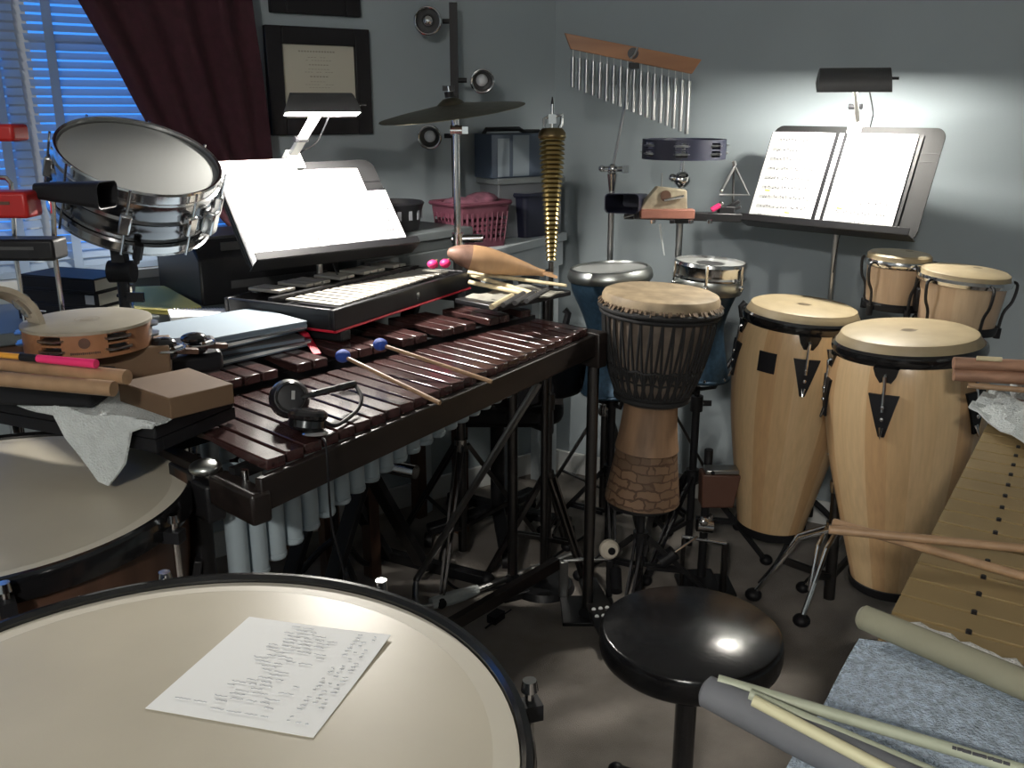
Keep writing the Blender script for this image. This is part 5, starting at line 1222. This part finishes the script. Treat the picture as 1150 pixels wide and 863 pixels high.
pk = D(804, 234, 2.930); one('pink_eraser', MB().cyl(D(799, 236, 2.925), D(808, 231, 2.925), .0085, n=14), M['pink'], 'small hot pink rubber tip on the black clip by the triangle', 'rubber tip')
b = MB().tube([D(741, 252, 2.920), D(743, 270, 2.920), D(746, 287, 2.920)], [.004, .003, .002], 6); one('loose_strap', b, M['towel'], 'thin pale strap hanging under the red brown block', 'strap')
# ================================================================== FOOT BLOCK, PEDALS
gp = D(793, 555, 2.66); st = V((gp.x, gp.y, 0))
r = T('foot_block_bracket', 'bracket with pedal holding a brown block between djembe and left conga', 'bracket', st)
P('post', MB().cyl((0, 0, .03), (0, 0, D(800, 505, 2.66).z), .013), M['blackm'], r)
P('cross_rod', MB().cyl(D(766, 603, 2.60)-st, D(816, 611, 2.58)-st, .006, n=10), M['chrome'], r)
P('beater_hub', MB().cyl(D(783, 590, 2.58)-st, D(800, 592, 2.58)-st, .020).ball(D(790, 586, 2.57)-st, .016, n=12).cyl(D(788, 597, 2.58)-st, D(800, 578, 2.58)-st, .008, n=10), M['chrome'], r)
P('side_leg', MB().cyl(D(768, 603, 2.60)-st, V((D(768, 603, 2.60).x-st.x, D(768, 603, 2.60).y-st.y, .012)), .007, n=10), M['dsteel'], r)
P('side_leg', MB().cyl(D(815, 611, 2.58)-st, V((D(815, 611, 2.58).x-st.x, D(815, 611, 2.58).y-st.y, .012)), .011, n=10), M['dsteel'], r)
ba = D(783, 603, 2.58)-st; bb_ = D(750, 626, 2.52)-st
btr = P('beater', MB().cyl(ba, bb_, .004, n=8), M['chrome'], r); P('beater_head', MB().cyl(bb_-V((.02, 0, .016)), bb_+V((.02, 0, .016)), .023, n=18), M['black'], btr, label='black beater head')
P('footboard', MB().beam(V((.0, .04, .03)), V((.02, -.20, .012)), .08, .010), M['blackm'], r, bevel=.003)
P('base_plate', MB().box((.01, -.02, .006), (.17, .14, .012)), M['blackm'], r, bevel=.002)
bk = D(806, 548, 2.64); one('foot_block', MB().prism([(-.052, -.055), (.045, -.055), (.062, .05), (-.055, .055)], -.03, .03, Matrix.Translation(bk) @ Matrix.Rotation(PI/2, 4, 'X')), mat('dark red brown block', (.10, .045, .03), .5), 'dark red brown block clamped on the bracket beside the left conga', 'block', bevel=.005)
o = D(806, 527, 2.62); r = T('block_clamp', 'grey clamp plate on top of the dark red brown block', 'clamp', o)
P('plate', MB().box((.01, 0, -.002), (.10, .05, .014)), M['steel'], r, bevel=.003); P('bolt', MB().cyl((-.02, -.03, -.002), (-.02, .0, -.002), .006, n=10), M['black'], r)
# bass drum pedal in the middle of the floor
pb = G(662, 700, .0); st = V((pb.x, pb.y, 0)); r = T('drum_pedal', 'bass drum pedal with a pale felt beater standing on the carpet', 'pedal', st)
def q_(px, py, Y): return D(px, py, Y)-st
yP = pb.y+.14
lft = q_(633, 630, yP); rgt = q_(685, 628, yP); 
P('axle', MB().cyl(lft, rgt, .007, n=12), M['chrome'], r)
P('side_post', MB().beam(V((lft.x, lft.y, .01)), lft, .028, .018), M['steel'], r, bevel=.003); P('side_post', MB().beam(V((rgt.x, rgt.y, .01)), rgt, .02, .018), M['blackm'], r, bevel=.003)
bc_ = q_(684, 617, yP-.03); btr = P('beater', MB().cyl(q_(668, 628, yP), bc_, .004, n=8), M['chrome'], r)
bd = (V((0, 0, EYE))-(bc_+st)).normalized(); bd.z *= .3; bd = (bd+V((.35, 0, 0))).normalized()
P('felt_head', MB().lathe([(0, -.02), (.022, -.018), (.030, -.006), (.030, .008), (.022, .018), (0, .02)], 28, frame(bc_, bd)), M['felt'], btr, label='pale felt beater head'); P('beater_nut', MB().cyl(bc_+bd*.018, bc_+bd*.025, .011, n=14), M['black'], btr)
f0 = V((lerp(lft.x, rgt.x, .5), lft.y-.01, .075)); f1 = G(690, 722, .03)-st
Mf = frame(f0.lerp(f1, .5), f1-f0, V((1, 0, 0))); Lf = (f1-f0).length
fb = P('footboard', MB().prism([(-.025, -Lf/2), (.025, -Lf/2), (.038, Lf*.1), (.030, Lf/2), (-.030, Lf/2), (-.038, Lf*.1)], -.005, .005, Mf @ Matrix.Rotation(PI/2, 4, 'X') @ Matrix.Rotation(0, 4, 'Z')), M['dsteel'], r)
for i in range(3):
    for j in range(-1, 2):
        if i == 2 and j: continue
        P('grip_stud', MB().ball(Mf @ V((j*.02+(.0 if i % 2 else .0), .0065, Lf*(.02+i*.11))), .0065, (1, .4, 1), 10), M['paper'], fb, label='white grip stud')
P('chain_belt', MB().tube([q_(660, 628, yP), q_(662, 640, yP-.02), f0], .006, 6), M['black'], r)
P('spring', MB().cyl(q_(686, 632, yP), V((rgt.x, rgt.y, .05)), .008, n=10), M['steel'], r)
P('base_plate', MB().box((0, .06, .006), (.16, .16, .012)), M['blackm'], r, bevel=.002); P('heel_plate', MB().box((f1.x, f1.y, .016), (.07, .06, .03)), M['blackm'], r, bevel=.004)
P('rubber_post', MB().cyl(q_(692, 665, yP-.12), q_(691, 640, yP-.06), .018, n=14), M['black'], r)
# ================================================================== OFFICE CHAIR
oc = V((-.05, 3.03, 0)); r = T('office_chair', 'black office chair on a five-armed base behind the xylophone', 'chair', oc)
P('seat', MB().prism(rrect(.44, .40, .10), .46, .53), M['black'], r, bevel=.02)
P('backrest', MB().prism(rrect(.40, .22, .08), -.03, .03, Matrix.Translation((.14, -.20, .66)) @ Matrix.Rotation(.7, 4, 'Z') @ Matrix.Rotation(PI/2, 4, 'X')), M['black'], r, bevel=.015)
P('back_strut', MB().tube([(.02, 0, .45), (.17, -.24, .47), (.165, -.235, .62)], .014, 8), M['blackm'], r)
P('gas_post', MB().cyl((0, 0, .08), (0, 0, .46), .025), M['blackm'], r)
for k in range(5):
    a = k*2*PI/5-.2; d = V((math.cos(a), math.sin(a), 0)); lg = P('base_arm', MB().beam(d*.01+V((0, 0, .10)), d*.26+V((0, 0, .065)), .045, .03), M['black'], r, bevel=.006); P('caster', MB().cyl(d*.26+V((-.012, 0, .026)), d*.26+V((.012, 0, .026)), .026, n=16), M['black'], lg)
# small things on the carpet
gg = G(577, 671, 0); r = T('pocket_tuner', 'small black and red gadget lying on the carpet', 'gadget', gg)
P('body', MB().box((0, 0, .012), (.09, .05, .022), Matrix.Rotation(.5, 4, 'Z')), M['black'], r, bevel=.004); P('red_panel', MB().box((.005, -.002, .0235), (.035, .025, .002), Matrix.Rotation(.5, 4, 'Z')), M['red'], r, label='red panel'); P('clip', MB().tube([(.04, .03, .01), (.075, .045, .006), (.08, .03, .006), (.045, .012, .01)], .003, 6), M['steel'], r)
one('floor_cable', MB().tube(spline([G(500, 605, .006), G(494, 640, .006), G(520, 664, .006), G(570, 657, .006), G(600, 640, .006), G(660, 600, .006)], 8), .0045, 6), M['black'], 'black cable looping over the carpet under the xylophone', 'cable')
one('adapter_plug', MB().box((0, 0, .012), (.03, .05, .024), Matrix.Translation(G(557, 697, 0)) @ Matrix.Rotation(-.6, 4, 'Z')).tube([G(553, 700, .012), G(545, 706, .006)], .003, 6).tube([G(562, 693, .012), G(574, 685, .006)], .0025, 6), M['black'], 'tiny black plug lying on the carpet by the kettledrum', 'plug')
# ================================================================== FISH, STICKS, TRAY
trc = G(572, 332, .955)+xa*.02; st = V((trc.x, trc.y, 0)); r = T('trap_tray', 'small dark tray on a pole under the wooden fish', 'tray', st); ta = math.atan2(xa.y, xa.x)
Rz = Matrix.Rotation(ta, 4, 'Z')
P('tray_top', MB().box((0, 0, .948), (.30, .16, .014), Rz), M['blackm'], r, bevel=.003); P('pole', MB().cyl(xa*.135+V((0, 0, .03)), xa*.135+V((0, 0, .942)), .011), M['dsteel'], r); P('base', MB().lathe([(0, .03), (.09, .02), (.10, 0), (0, 0)], 28, Matrix.Translation(xa*.135)), M['blackm'], r)
b = MB().sheet([[st+Rz @ V((lerp(-.12, .11, i/8), lerp(-.085, .07, j/6), .958+.004*math.sin(i*1.9+j))) for i in range(9)] for j in range(7)], .004); one('tray_cloth', b, mat('grey cloth', (.30, .29, .25), .95, noise=.3, scale=30), 'crumpled grey cloth on the small tray under the wooden fish', 'cloth')
for k, lab in enumerate(('palest wooden clip stick fanned on the tray, nearest the fish', 'dark ridged stick in the middle of the tray', 'dark ridged stick at the right of the tray', 'dark ridged stick at the near end of the tray')):
    p0 = G(552+k*13, 345-k*2.2, .972); p1 = G(575+k*13, 332-k*2.2, .975); one('ridged_stick', MB().cyl(p0, p1, .007, n=10), M['hick'] if k == 0 else M['dkgrey'], lab, 'stick', group='ridged sticks on the tray')
fh = D(502, 283, 2.55); ft = D(620, 309, 2.60); o = fh.lerp(ft, .5); fa = (ft-fh); Lf = fa.length; FM = frame(fh, fa, V((0, 0, 1)))
r = T('wooden_fish', 'carved wooden fish rattle resting behind the end of the bell case', 'fish rattle', M=FM)
pf = [(0, 0), (.012, .006), (.024, .03), (.032, .06), (.036, .10), (.034, .14), (.027, .19), (.018, .24), (.011, .275), (.010, .295)]
sc_ = Lf/.32; pf = [(a*1.02, c*sc_) for a, c in pf]; pf = [(p.x, p.y) for p in spline([V((a, c, 0)) for a, c in pf], 4)]; pf[0] = (0, 0)
P('body', MB().lathe([q for q in pf if q[1] > .068*sc_]+[(0, .295*sc_)], 32), M['fish'], r); P('head', MB().lathe([q for q in pf if q[1] <= .078*sc_], 32), M['fishhead'], r, label='dark carved head')
P('tail', MB().prism([(-.008, .285*sc_), (.008, .285*sc_), (.028, .33*sc_), (.0, .318*sc_), (-.028, .33*sc_)], -.004, .004, Matrix.Rotation(-PI/2, 4, 'Z') @ Matrix(((1, 0, 0, 0), (0, 0, 1, 0), (0, 1, 0, 0), (0, 0, 0, 1)))), M['fish'], r); P('eye', MB().ball((.018, -.022, .045), .004, n=10), M['black'], r)
def stick(name, lab, a, bq, r0, r1, m, group=None, tip=False, cat='stick'):
    rr = T(name, lab, cat, a, group); P('shaft', MB().cyl(V((0, 0, 0)), bq-a, r0, r1, 12), m, rr)
    if tip: P('tip', MB().ball(bq-a, r1*1.5, (1, 1, 1), 12), m, rr)
    return rr
stick('drumstick', 'upper pale drumstick under the wooden fish', G(526, 306, 1.000), G(636, 321, .985), .0062, .0045, M['hick'], 'drumsticks under the fish')
stick('drumstick', 'middle pale drumstick under the wooden fish', G(528, 309, .985), G(600, 330, .973), .0065, .0065, M['hick'], 'drumsticks under the fish')
stick('drumstick', 'lowest pale drumstick under the wooden fish, blunt end towards the bars', G(527, 317, .978), G(597, 331, .966), .0065, .0065, M['hick'], 'drumsticks under the fish')
# ================================================================== LEFT: TRAP TABLE AND WHAT LIES ON IT
TA = G(262, 440, .945); TA.z = 0; TBp = TA+V((-.08, -.182, 0)); td_ = (TBp-TA).normalized(); te = V((td_.y, -td_.x, 0))
if te.x > 0: te = -te
TWd = (TBp-TA).length
def tt(u, v, z): return TA+te*u+td_*v+V((0, 0, z))
zq = .945; r = T('trap_table', 'black trap table beside the kettledrums, half covered by a white towel', 'table', tt(.28, TWd/2, 0))
def tbox(u0, u1, v0, v1, z0, z1): return MB().prism([(tt(u, v, 0).x, tt(u, v, 0).y) for u, v in ((u0, v0), (u1, v0), (u1, v1), (u0, v1))], z0, z1)
P('table_top', tbox(0, .60, 0, TWd, zq-.03, zq), M['black'], r, bevel=.004, world=True)
b = tbox(0, .60, TWd-.015, TWd, zq-.052, zq-.03); P('side_rail', b, M['black'], r, world=True); P('side_rail', tbox(0, .015, 0, TWd-.016, zq-.052, zq-.03), M['black'], r, world=True)
for u, v in ((.10, .02), (.57, .02)): P('leg', MB().cyl(tt(u, v, 0), tt(u, v, zq-.03), .014), M['chrome'], r, world=True)
# towel
b = MB(); rows = []
for i in range(15):
    u = lerp(-.012, .30, i/14); row = []
    for j in range(13):
        v = lerp(.02, TWd+.10, j/12); over = max(0, v-TWd-.004); z = zq+.004+.004*math.sin(u*40+v*25)+.003*math.sin(v*60)
        drop = over*(1.0 if .05 < u < .2 else .35)*max(.15, 1-abs(u-.11)/.13)*1.35
        p = tt(u, min(v, TWd+.006)+over*.12, z-drop); row.append(p)
    rows.append(row)
one('towel', b.sheet(rows, .004), M['towel'], 'white towel spread on the trap table with a corner hanging down', 'towel')
# flat cardboard box and taller box
def boxpoly(name, pts, z0, z1, m, lab):
    q = [G(x, y, z1) for x, y in pts]; b = MB().prism([(p.x, p.y) for p in q], z0, z1); return one(name, b, m, lab, 'box', bevel=.002)
za = zq+.012
boxpoly('cardboard_box', [(212, 413), (262, 431), (190, 448), (132, 429)], za, .993, M['cardb'], 'flat brown cardboard box lying on the white towel')
tcx = G(97, 354, 1.085); TM = tcx
bx0 = V((TM.x+.03, TM.y+.0, za))
r = one('cardboard_carton', MB().prism([(TM.x-.06, TM.y-.07), (TM.x+.145, TM.y+.0), (TM.x+.115, TM.y+.09), (TM.x-.09, TM.y+.04)], za, 1.027), M['cardb'], 'brown carton under the wooden tambourine', 'box', bevel=.003)
Mx = Matrix.Translation((TM.x, TM.y, 1.028)) @ Matrix.Rotation(.35, 4, 'Z')
r = tambourine('tambourine', 'round wooden tambourine with a cream head and a dark round stamp on the brown carton', Mx, .110, .048, M['tamb'], M['steel'], mat('tambourine skin', (.26, .235, .18), .5, noise=.12, scale=16), 6)
cam = Mx.inverted() @ V((0, 0, EYE)); ca = math.atan2(cam.y, cam.x); 
def tsurf(a, z): return V((.1104*math.cos(a), .1104*math.sin(a), z))
# stamp on the closed part of the shell nearest to the left of the camera direction
cand = [(2*PI*(k+.5)/6) for k in range(-6, 7)]; a0 = min(cand, key=lambda a: abs(((a-(ca-.45)+PI) % (2*PI))-PI))
sh = [c for c in r.children if c.name.startswith('shell')][0]
b = MB(); b.lathe([(0, .0006), (.0095, .0006), (.0095, 0)], 24, frame(tsurf(a0, .029), V((math.cos(a0), math.sin(a0), 0)))); P('stamp', b, M['wdark'], sh, label='dark round stamp')
b = MB()
for i in range(15): a = a0+(i-7)*.030; b.box((0, 0, 0), (.001, .0026, .0032 if i % 3 else .0042), Matrix.Translation(tsurf(a, .011)) @ Matrix.Rotation(a, 4, 'Z'))
P('printed_line', b, M['wdark'], sh); P('head_print', MB().lathe([(0, .0502), (.012, .0502)], 24).lathe([(.020, .0502), (.022, .0502)], 32), mat('faint head print', (.25, .22, .17), .6), r)
# second tambourine leaning at the frame edge
tc2 = D(-8, 374, 1.60); nm = (V((.75, -.55, .35))).normalized()
tambourine('tambourine', 'bare wooden tambourine leaning at the left edge beside the one with a head', frame(tc2, nm, V((0, 0, 1))), .075, .04, mat('pale shell', (.34, .29, .22), .5, noise=.2, scale=20), M['chrome'], None, 6, rows=1)
b = MB().box((0, 0, 0), (.12, .12, .06), Matrix.Translation((tc2.x-.05, tc2.y+.06, zq+.03))); one('accessory_case', b, M['black'], 'small black case behind the leaning tambourine', 'case', bevel=.006)
# castanets
for k, (px, py, zz, lab) in enumerate(((183, 392, 1.015, 'left black castanet pair beside the wooden tambourine'), (218, 386, 1.005, 'right black castanet pair near the blue folders'))):
    c = G(px, py, zz); r = T('castanets', lab, 'castanets', c, 'castanets near the tambourine')
    for s in (-1, 1): P('shell', MB().ball((0, 0, s*.011), .026, (1, .9, .42), 18), M['blackg'], r)
    P('hinge', MB().cyl((.022, -.008, 0), (.030, .012, 0), .006, n=10).torus(.03, .0025, Matrix.Translation((.01, 0, .001)), 20, 6), M['chrome'], r, label='chrome hinge ring'); P('handle', MB().beam((.02, .01, -.006), (.055, .03, -.012), .018, .01), M['wdark'], r, bevel=.002)
b = MB().prism([(G(x, y, .99).x, G(x, y, .99).y) for x, y in ((170, 378), (240, 372), (250, 392), (180, 402))], zq, .984); one('black_pouch', b, M['black'], 'soft black pouch under the castanets', 'pouch', bevel=.01)
# sticks at the left
zs = 1.017
stick('thick_stick', 'thick tan stick at the left edge, the one farther from us', G(-30, 405, zs+.012), G(143, 424, zs+.012), .0125, .0125, M['wood'], 'thick tan sticks at the left edge')
stick('thick_stick', 'thick tan stick at the left edge, the one nearer to us', G(-30, 423, zs+.012), G(128, 437, zs+.006), .0125, .0125, M['wood'], 'thick tan sticks at the left edge')
r = T('pink_stick', 'hot pink ended stick with an orange shaft beside the wooden tambourine', 'stick', G(-20, 397, 1.055)); a = V((0, 0, 0)); o = V(r.location); e = G(108, 409, 1.053)-o
P('shaft', MB().cyl(a, e*.35, .005, n=12), M['orange'], r, label='orange shaft'); P('grip', MB().cyl(e*.35, e*.50, .0065, n=12), M['black'], r); P('tip', MB().cyl(e*.5, e, .0065, .0075, 12), M['pink'], r, label='hot pink end')
b = MB().box((0, 0, 0), (.26, .10, .05), Matrix.Translation(G(40, 432, .975)) @ Matrix.Rotation(-.1, 4, 'Z')); one('stick_case', b, M['black'], 'flat black case under the thick tan sticks', 'case', bevel=.006)
# ---- hanging blocks on rods at the left edge
def rod(lab, pts, Y, r_, low=None, nut=None):
    p = [D(x, y, Y) for x, y in pts]; base = V((p[-1].x, p[-1].y, zq if low is None else low)); rr = T('percussion_rod', lab, 'rod', base)
    P('rod', MB().tube([q-base for q in p]+[V((0, 0, 0))], r_, 8), M['chrome'], rr); P('foot_clamp', MB().cyl(V((0, 0, 0)), V((0, 0, .03)), .014, n=14), M['black'], rr)
    if nut: c = D(*nut, Y)-base; P('wing_nut', MB().cyl(c-V((0, 0, .012)), c+V((0, 0, .012)), .010, n=12).box(c+V((.012, 0, 0)), (.016, .004, .012)), M['chrome'], rr)
    return rr
rod('thin chrome rod holding the black cowbell in front of the snare drum', [(58, 214), (60, 240), (62, 290)], 1.80, .005, nut=(62, 274))
rod('thin chrome rod with bent top holding the red blocks', [(-6, 199), (7, 200), (12, 206), (14, 220), (17, 285)], 1.78, .0045, nut=(18, 279))
r = T('cowbell', 'black cowbell on a rod in front of the tilted snare drum', 'cowbell', None if False else (0, 0, 0)); o = D(84, 217, 1.80)
r.location = o; xA = D(46, 214, 1.80)-o; xB = D(121, 219, 1.78)-o; Mx = frame(xB, xA-xB, V((0, 1, 0))); Lx = (xA-xB).length
oo = rrect(.068, .050, .012); ii = rrect(.05, .029, .008); n = len(oo); vs = [V((x, y, 0)) for x, y in oo]+[V((x, y, Lx)) for x, y in ii]+[V((x*.95, y*.93, .001)) for x, y in oo]+[V((x*.7, y*.7, Lx*.8)) for x, y in oo]
P('body', MB(Mx).add(vs, [(i, (i+1) % n, n+(i+1) % n, n+i) for i in range(n)]+[tuple(range(n, 2*n))]+[(i, 2*n+i, 2*n+(i+1) % n, (i+1) % n) for i in range(n)]+[(2*n+i, 3*n+i, 3*n+(i+1) % n, 2*n+(i+1) % n) for i in range(n)]+[tuple(range(4*n-1, 3*n-1, -1))]), M['black'], r)
P('heel_pin', MB().cyl(xA, D(39, 207, 1.80)-o, .004, n=8), M['blackm'], r)
def jam(lab, c, w, h, m):
    c = D(*c, 1.76); r = T('jam_block', lab, 'block', c); P('body', MB().box((0, 0, 0), (w, .06, h)), m, r, bevel=.006); P('slot', MB().box((-.01, -.0302, .004), (w*.7, .002, .006)), M['wdark'] if m is M['red'] else M['dkgrey'], r, label='sound slot'); return r
jam('red jam block at the left edge, level with the black cowbell', (-2, 229), .135, .048, M['red'])
jam('red jam block at the upper left edge in front of the blinds', (-8, 149), .104, .030, M['red'])
jam('black jam block on the rods under the lower red block', (15, 279), .18, .04, M['black'])
# ================================================================== GOLD BAR VIBRAPHONE
v0 = V((.47, 1.03, 0)); v1 = V((1.019, 1.871, 0)); va = (v1-v0).normalized(); vb = V((va.y, -va.x, 0)); VL = (v1-v0).length
VM = Matrix((va, vb, V((0, 0, 1)))).transposed().to_4x4(); VM.translation = v0
I = VM.inverted()
r = T('vibraphone', 'vibraphone with matt gold bars at the right edge', 'vibraphone', M=VM); zv = .85; N = 19; dv = (VL+.0)/N
for k in range(-7, N):
    u = (k+.5)*dv; L = lerp(.46, .27, (k+7)/(N+7)); vv = 0
    bb = P('bar', MB().box((u, L/2+.0, zv-.006), (dv*.88, L, .012)), M['gold'], r, bevel=.0007)
    P('cord_post', MB().cyl((u+dv*.5, L*.21, zv-.02), (u+dv*.5, L*.21, zv+.004), .0035, n=8), M['black'], bb)
P('side_rail', MB().box((VL/2-.2, .07, zv-.035), (VL+.5, .02, .035)), M['wdark'], r); P('side_rail', MB().box((VL/2-.2, .25, zv-.035), (VL+.5, .02, .035)), M['wdark'], r)
P('end_board', MB().prism([(VL+.0, -.01), (VL+.03, -.01), (VL+.03, .62), (VL+.0, .62)], zv-.10, zv+.012), M['wdark'], r, bevel=.004)
for k in range(-5, N):
    u = (k+.5)*dv; L = lerp(.40, .12, (k+7)/(N+7)); P('resonator', MB().cyl((u, .16, zv-.06-L), (u, .16, zv-.05), dv*.40, n=16), M['dsteel'], r)
for u in (-.32, VL-.02):
    for v in (.10, .5): lg = P('leg', MB().box((u, v, .38), (.035, .035, .68)), M['blackm'], r, bevel=.003); P('caster', MB().ball((u, v, .025), .025, n=12), M['black'], lg)
P('cross_beam', MB().box((VL/2-.17, .5, .74), (VL+.32, .03, .05)), M['blackm'], r)
# fleece blanket over the near half
rows = []; e0 = I @ G(985, 722, .862); e1 = I @ G(850, 863, .862)
for i in range(26):
    f = i/25; row = []
    for j in range(24):
        g = j/23; u = lerp(e0.x+.008, e0.x-.62, f)
        v = lerp(-.012, .62, g); z = zv+.012+.003*math.sin(u*31+v*17)+.002*math.sin(v*47-u*20)
        if j == 0: z -= .05
        if j == 1: v = -.012; z -= .012
        row.append(VM @ V((u, v, z)))
    rows.append(row)
one('fleece_blanket', MB().sheet(rows, .008), M['fleece'], 'grey blue fleece blanket over the near half of the gold bar vibraphone', 'blanket')
# tube and white fluff
p0 = G(966, 692, .885); p1 = G(1190, 786, .885)
r = T('padded_tube', 'thick pale olive tube lying across the vibraphone at the edge of the fleece', 'tube', p0)
P('body', MB().tube([V((0, 0, 0)), (p1-p0)*.02, (p1-p0)*.5, p1-p0], [.011, .0145, .0155, .016], 20), M['oliverod'], r)
f0 = G(1020, 703, .872); f1 = G(1190, 772, .872); pts = [f0.lerp(f1, k/14)+V((0, 0, .002*math.sin(k*2.1))) for k in range(15)]
one('fluffy_strip', MB().tube(pts, [.004]+[.008+.002*math.sin(k*3) for k in range(13)]+[.008], 10), M['fluff'], 'white fluffy strip along the far side of the pale olive tube', 'strip')
# thin sticks crossing over the bars near the congas
stick('mallet_stick', 'thin tan stick reaching from the gold bars towards the conga stand, ending higher', G(936, 587, .868), G(1175, 655, .868), .0062, .0062, M['wood'], 'two thin tan sticks on the gold bars')
stick('mallet_stick', 'thin tan stick lying flatter over the gold bars, crossing the other one', G(931, 595, .880), G(1175, 619, .880), .0062, .0062, M['wood'], 'two thin tan sticks on the gold bars')
# bundle in the foreground
zb1 = .905
a = G(790, 775, zb1); bq = G(1060, 905, zb1-.018)
r = T('wrapped_rod', 'thickest grey wrapped rod in the foreground bundle at the lower right', 'rod', a); dd_ = bq-a
P('body', MB().tube([V((0, 0, 0)), dd_*.015, dd_*.4, dd_], [.010, .0155, .019, .021], 20), M['greyrod'], r); 
for k, (s, e, rr_, lab, m) in enumerate((((806, 764, .918), (1190, 878, .885), .0055, 'thin pale stick at the top of the foreground bundle, lettered near its far end', M['rattan']), ((842, 780, .921), (1120, 900, .890), .0052, 'thin pale stick in the middle of the foreground bundle', M['rattan']), ((846, 787, .929), (1060, 900, .899), .0055, 'yellowish thin stick lying against the thick grey rod', mat('yellow rattan', (.66, .62, .40), .5)))):
    s = G(*s); e = G(*e); st_ = stick('mallet_stick', lab, s, e, rr_, rr_*1.1, m, 'thin sticks of the foreground bundle')
    if k == 0:
        b = MB(); d = (e-s).normalized(); f0 = .70
        for i in range(11): c = s.lerp(e, f0+i*.014)+V((0, -.004, .0046)); b.beam(c, c+d*(.0035+.002*(i % 3))+V((0, .0008*(i % 2), 0)), .0022, .0022)
        P('printed_marks', b, M['ink'], list(st_.children)[0], world=True)
# bundle of striped sticks and white cloth at the far end of the bars
zf = zv+.008
q = [G(x, y, .885) for x, y in ((1088, 452), (1112, 437), (1215, 470), (1195, 520))]
rows = [[q[0].lerp(q[3], i/8).lerp(q[1].lerp(q[2], i/8), j/6)+V((0, 0, .006*math.sin(i*1.7+j*2.1)-.010*(1-j/6)**3)) for i in range(9)] for j in range(7)]
one('white_cloth', MB().sheet(rows, .004), M['towel'], 'crumpled white cloth at the far end of the gold bars under the striped sticks', 'cloth')
for k, (y0, y1, zz, rr_, m, lab) in enumerate(((408, 413, .938, .0135, M['claves'], 'upper thick striped stick of the bundle beside the right conga'), (421, 428, .914, .0135, M['claves'], 'lower thick striped stick of the bundle beside the right conga'), (433, 443, .903, .006, M['wood'], 'thin stick below the thick striped sticks beside the right conga'))):
    stick('striped_stick', lab, G((1071, 1071, 1087)[k], y0, zz), G(1230, y1+2, zz), rr_, rr_, m, 'striped sticks at the far end of the gold bars')
b = MB().box((0, 0, 0), (.10, .05, .05), Matrix.Translation(G(1165, 436, .880)) @ Matrix.Rotation(-.4, 4, 'Z')); one('foam_rest', b, M['towel'], 'white padded rest under the bundle of striped sticks', 'rest', bevel=.01)
stick('pale_stick', 'short pale stick lying on top of the striped sticks', G(1097, 402.5, .956), G(1125, 404, .956), .005, .005, M['hick'])
# ================================================================== WORLD, CAMERA, RENDER LOOK
w = bpy.data.worlds.new('dusk'); SC.world = w; w.use_nodes = True; nt = w.node_tree; bg = nt.nodes['Background']
bg.inputs['Color'].default_value = (.05, .26, .85, 1); bg.inputs['Strength'].default_value = 1.5
cam = bpy.data.cameras.new('camera'); co = bpy.data.objects.new('camera', cam); COL.objects.link(co)
co.location = (0, 0, EYE); co.rotation_euler = (PI/2-PITCH, 0, 0); cam.sensor_fit = 'HORIZONTAL'; cam.sensor_width = 36; cam.lens = 36*F/1150; cam.clip_start = .02
SC.camera = co
vs_ = SC.view_settings; SC.display_settings.display_device = 'sRGB'; vs_.view_transform = 'Standard'; vs_.look = 'None'; vs_.gamma = 1; vs_.exposure = 0; vs_.use_curve_mapping = False
SC.cycles.use_denoising = True; SC.cycles.max_bounces = 10; SC.cycles.diffuse_bounces = 6; SC.cycles.transparent_max_bounces = 12; SC.cycles.sample_clamp_indirect = 4.0
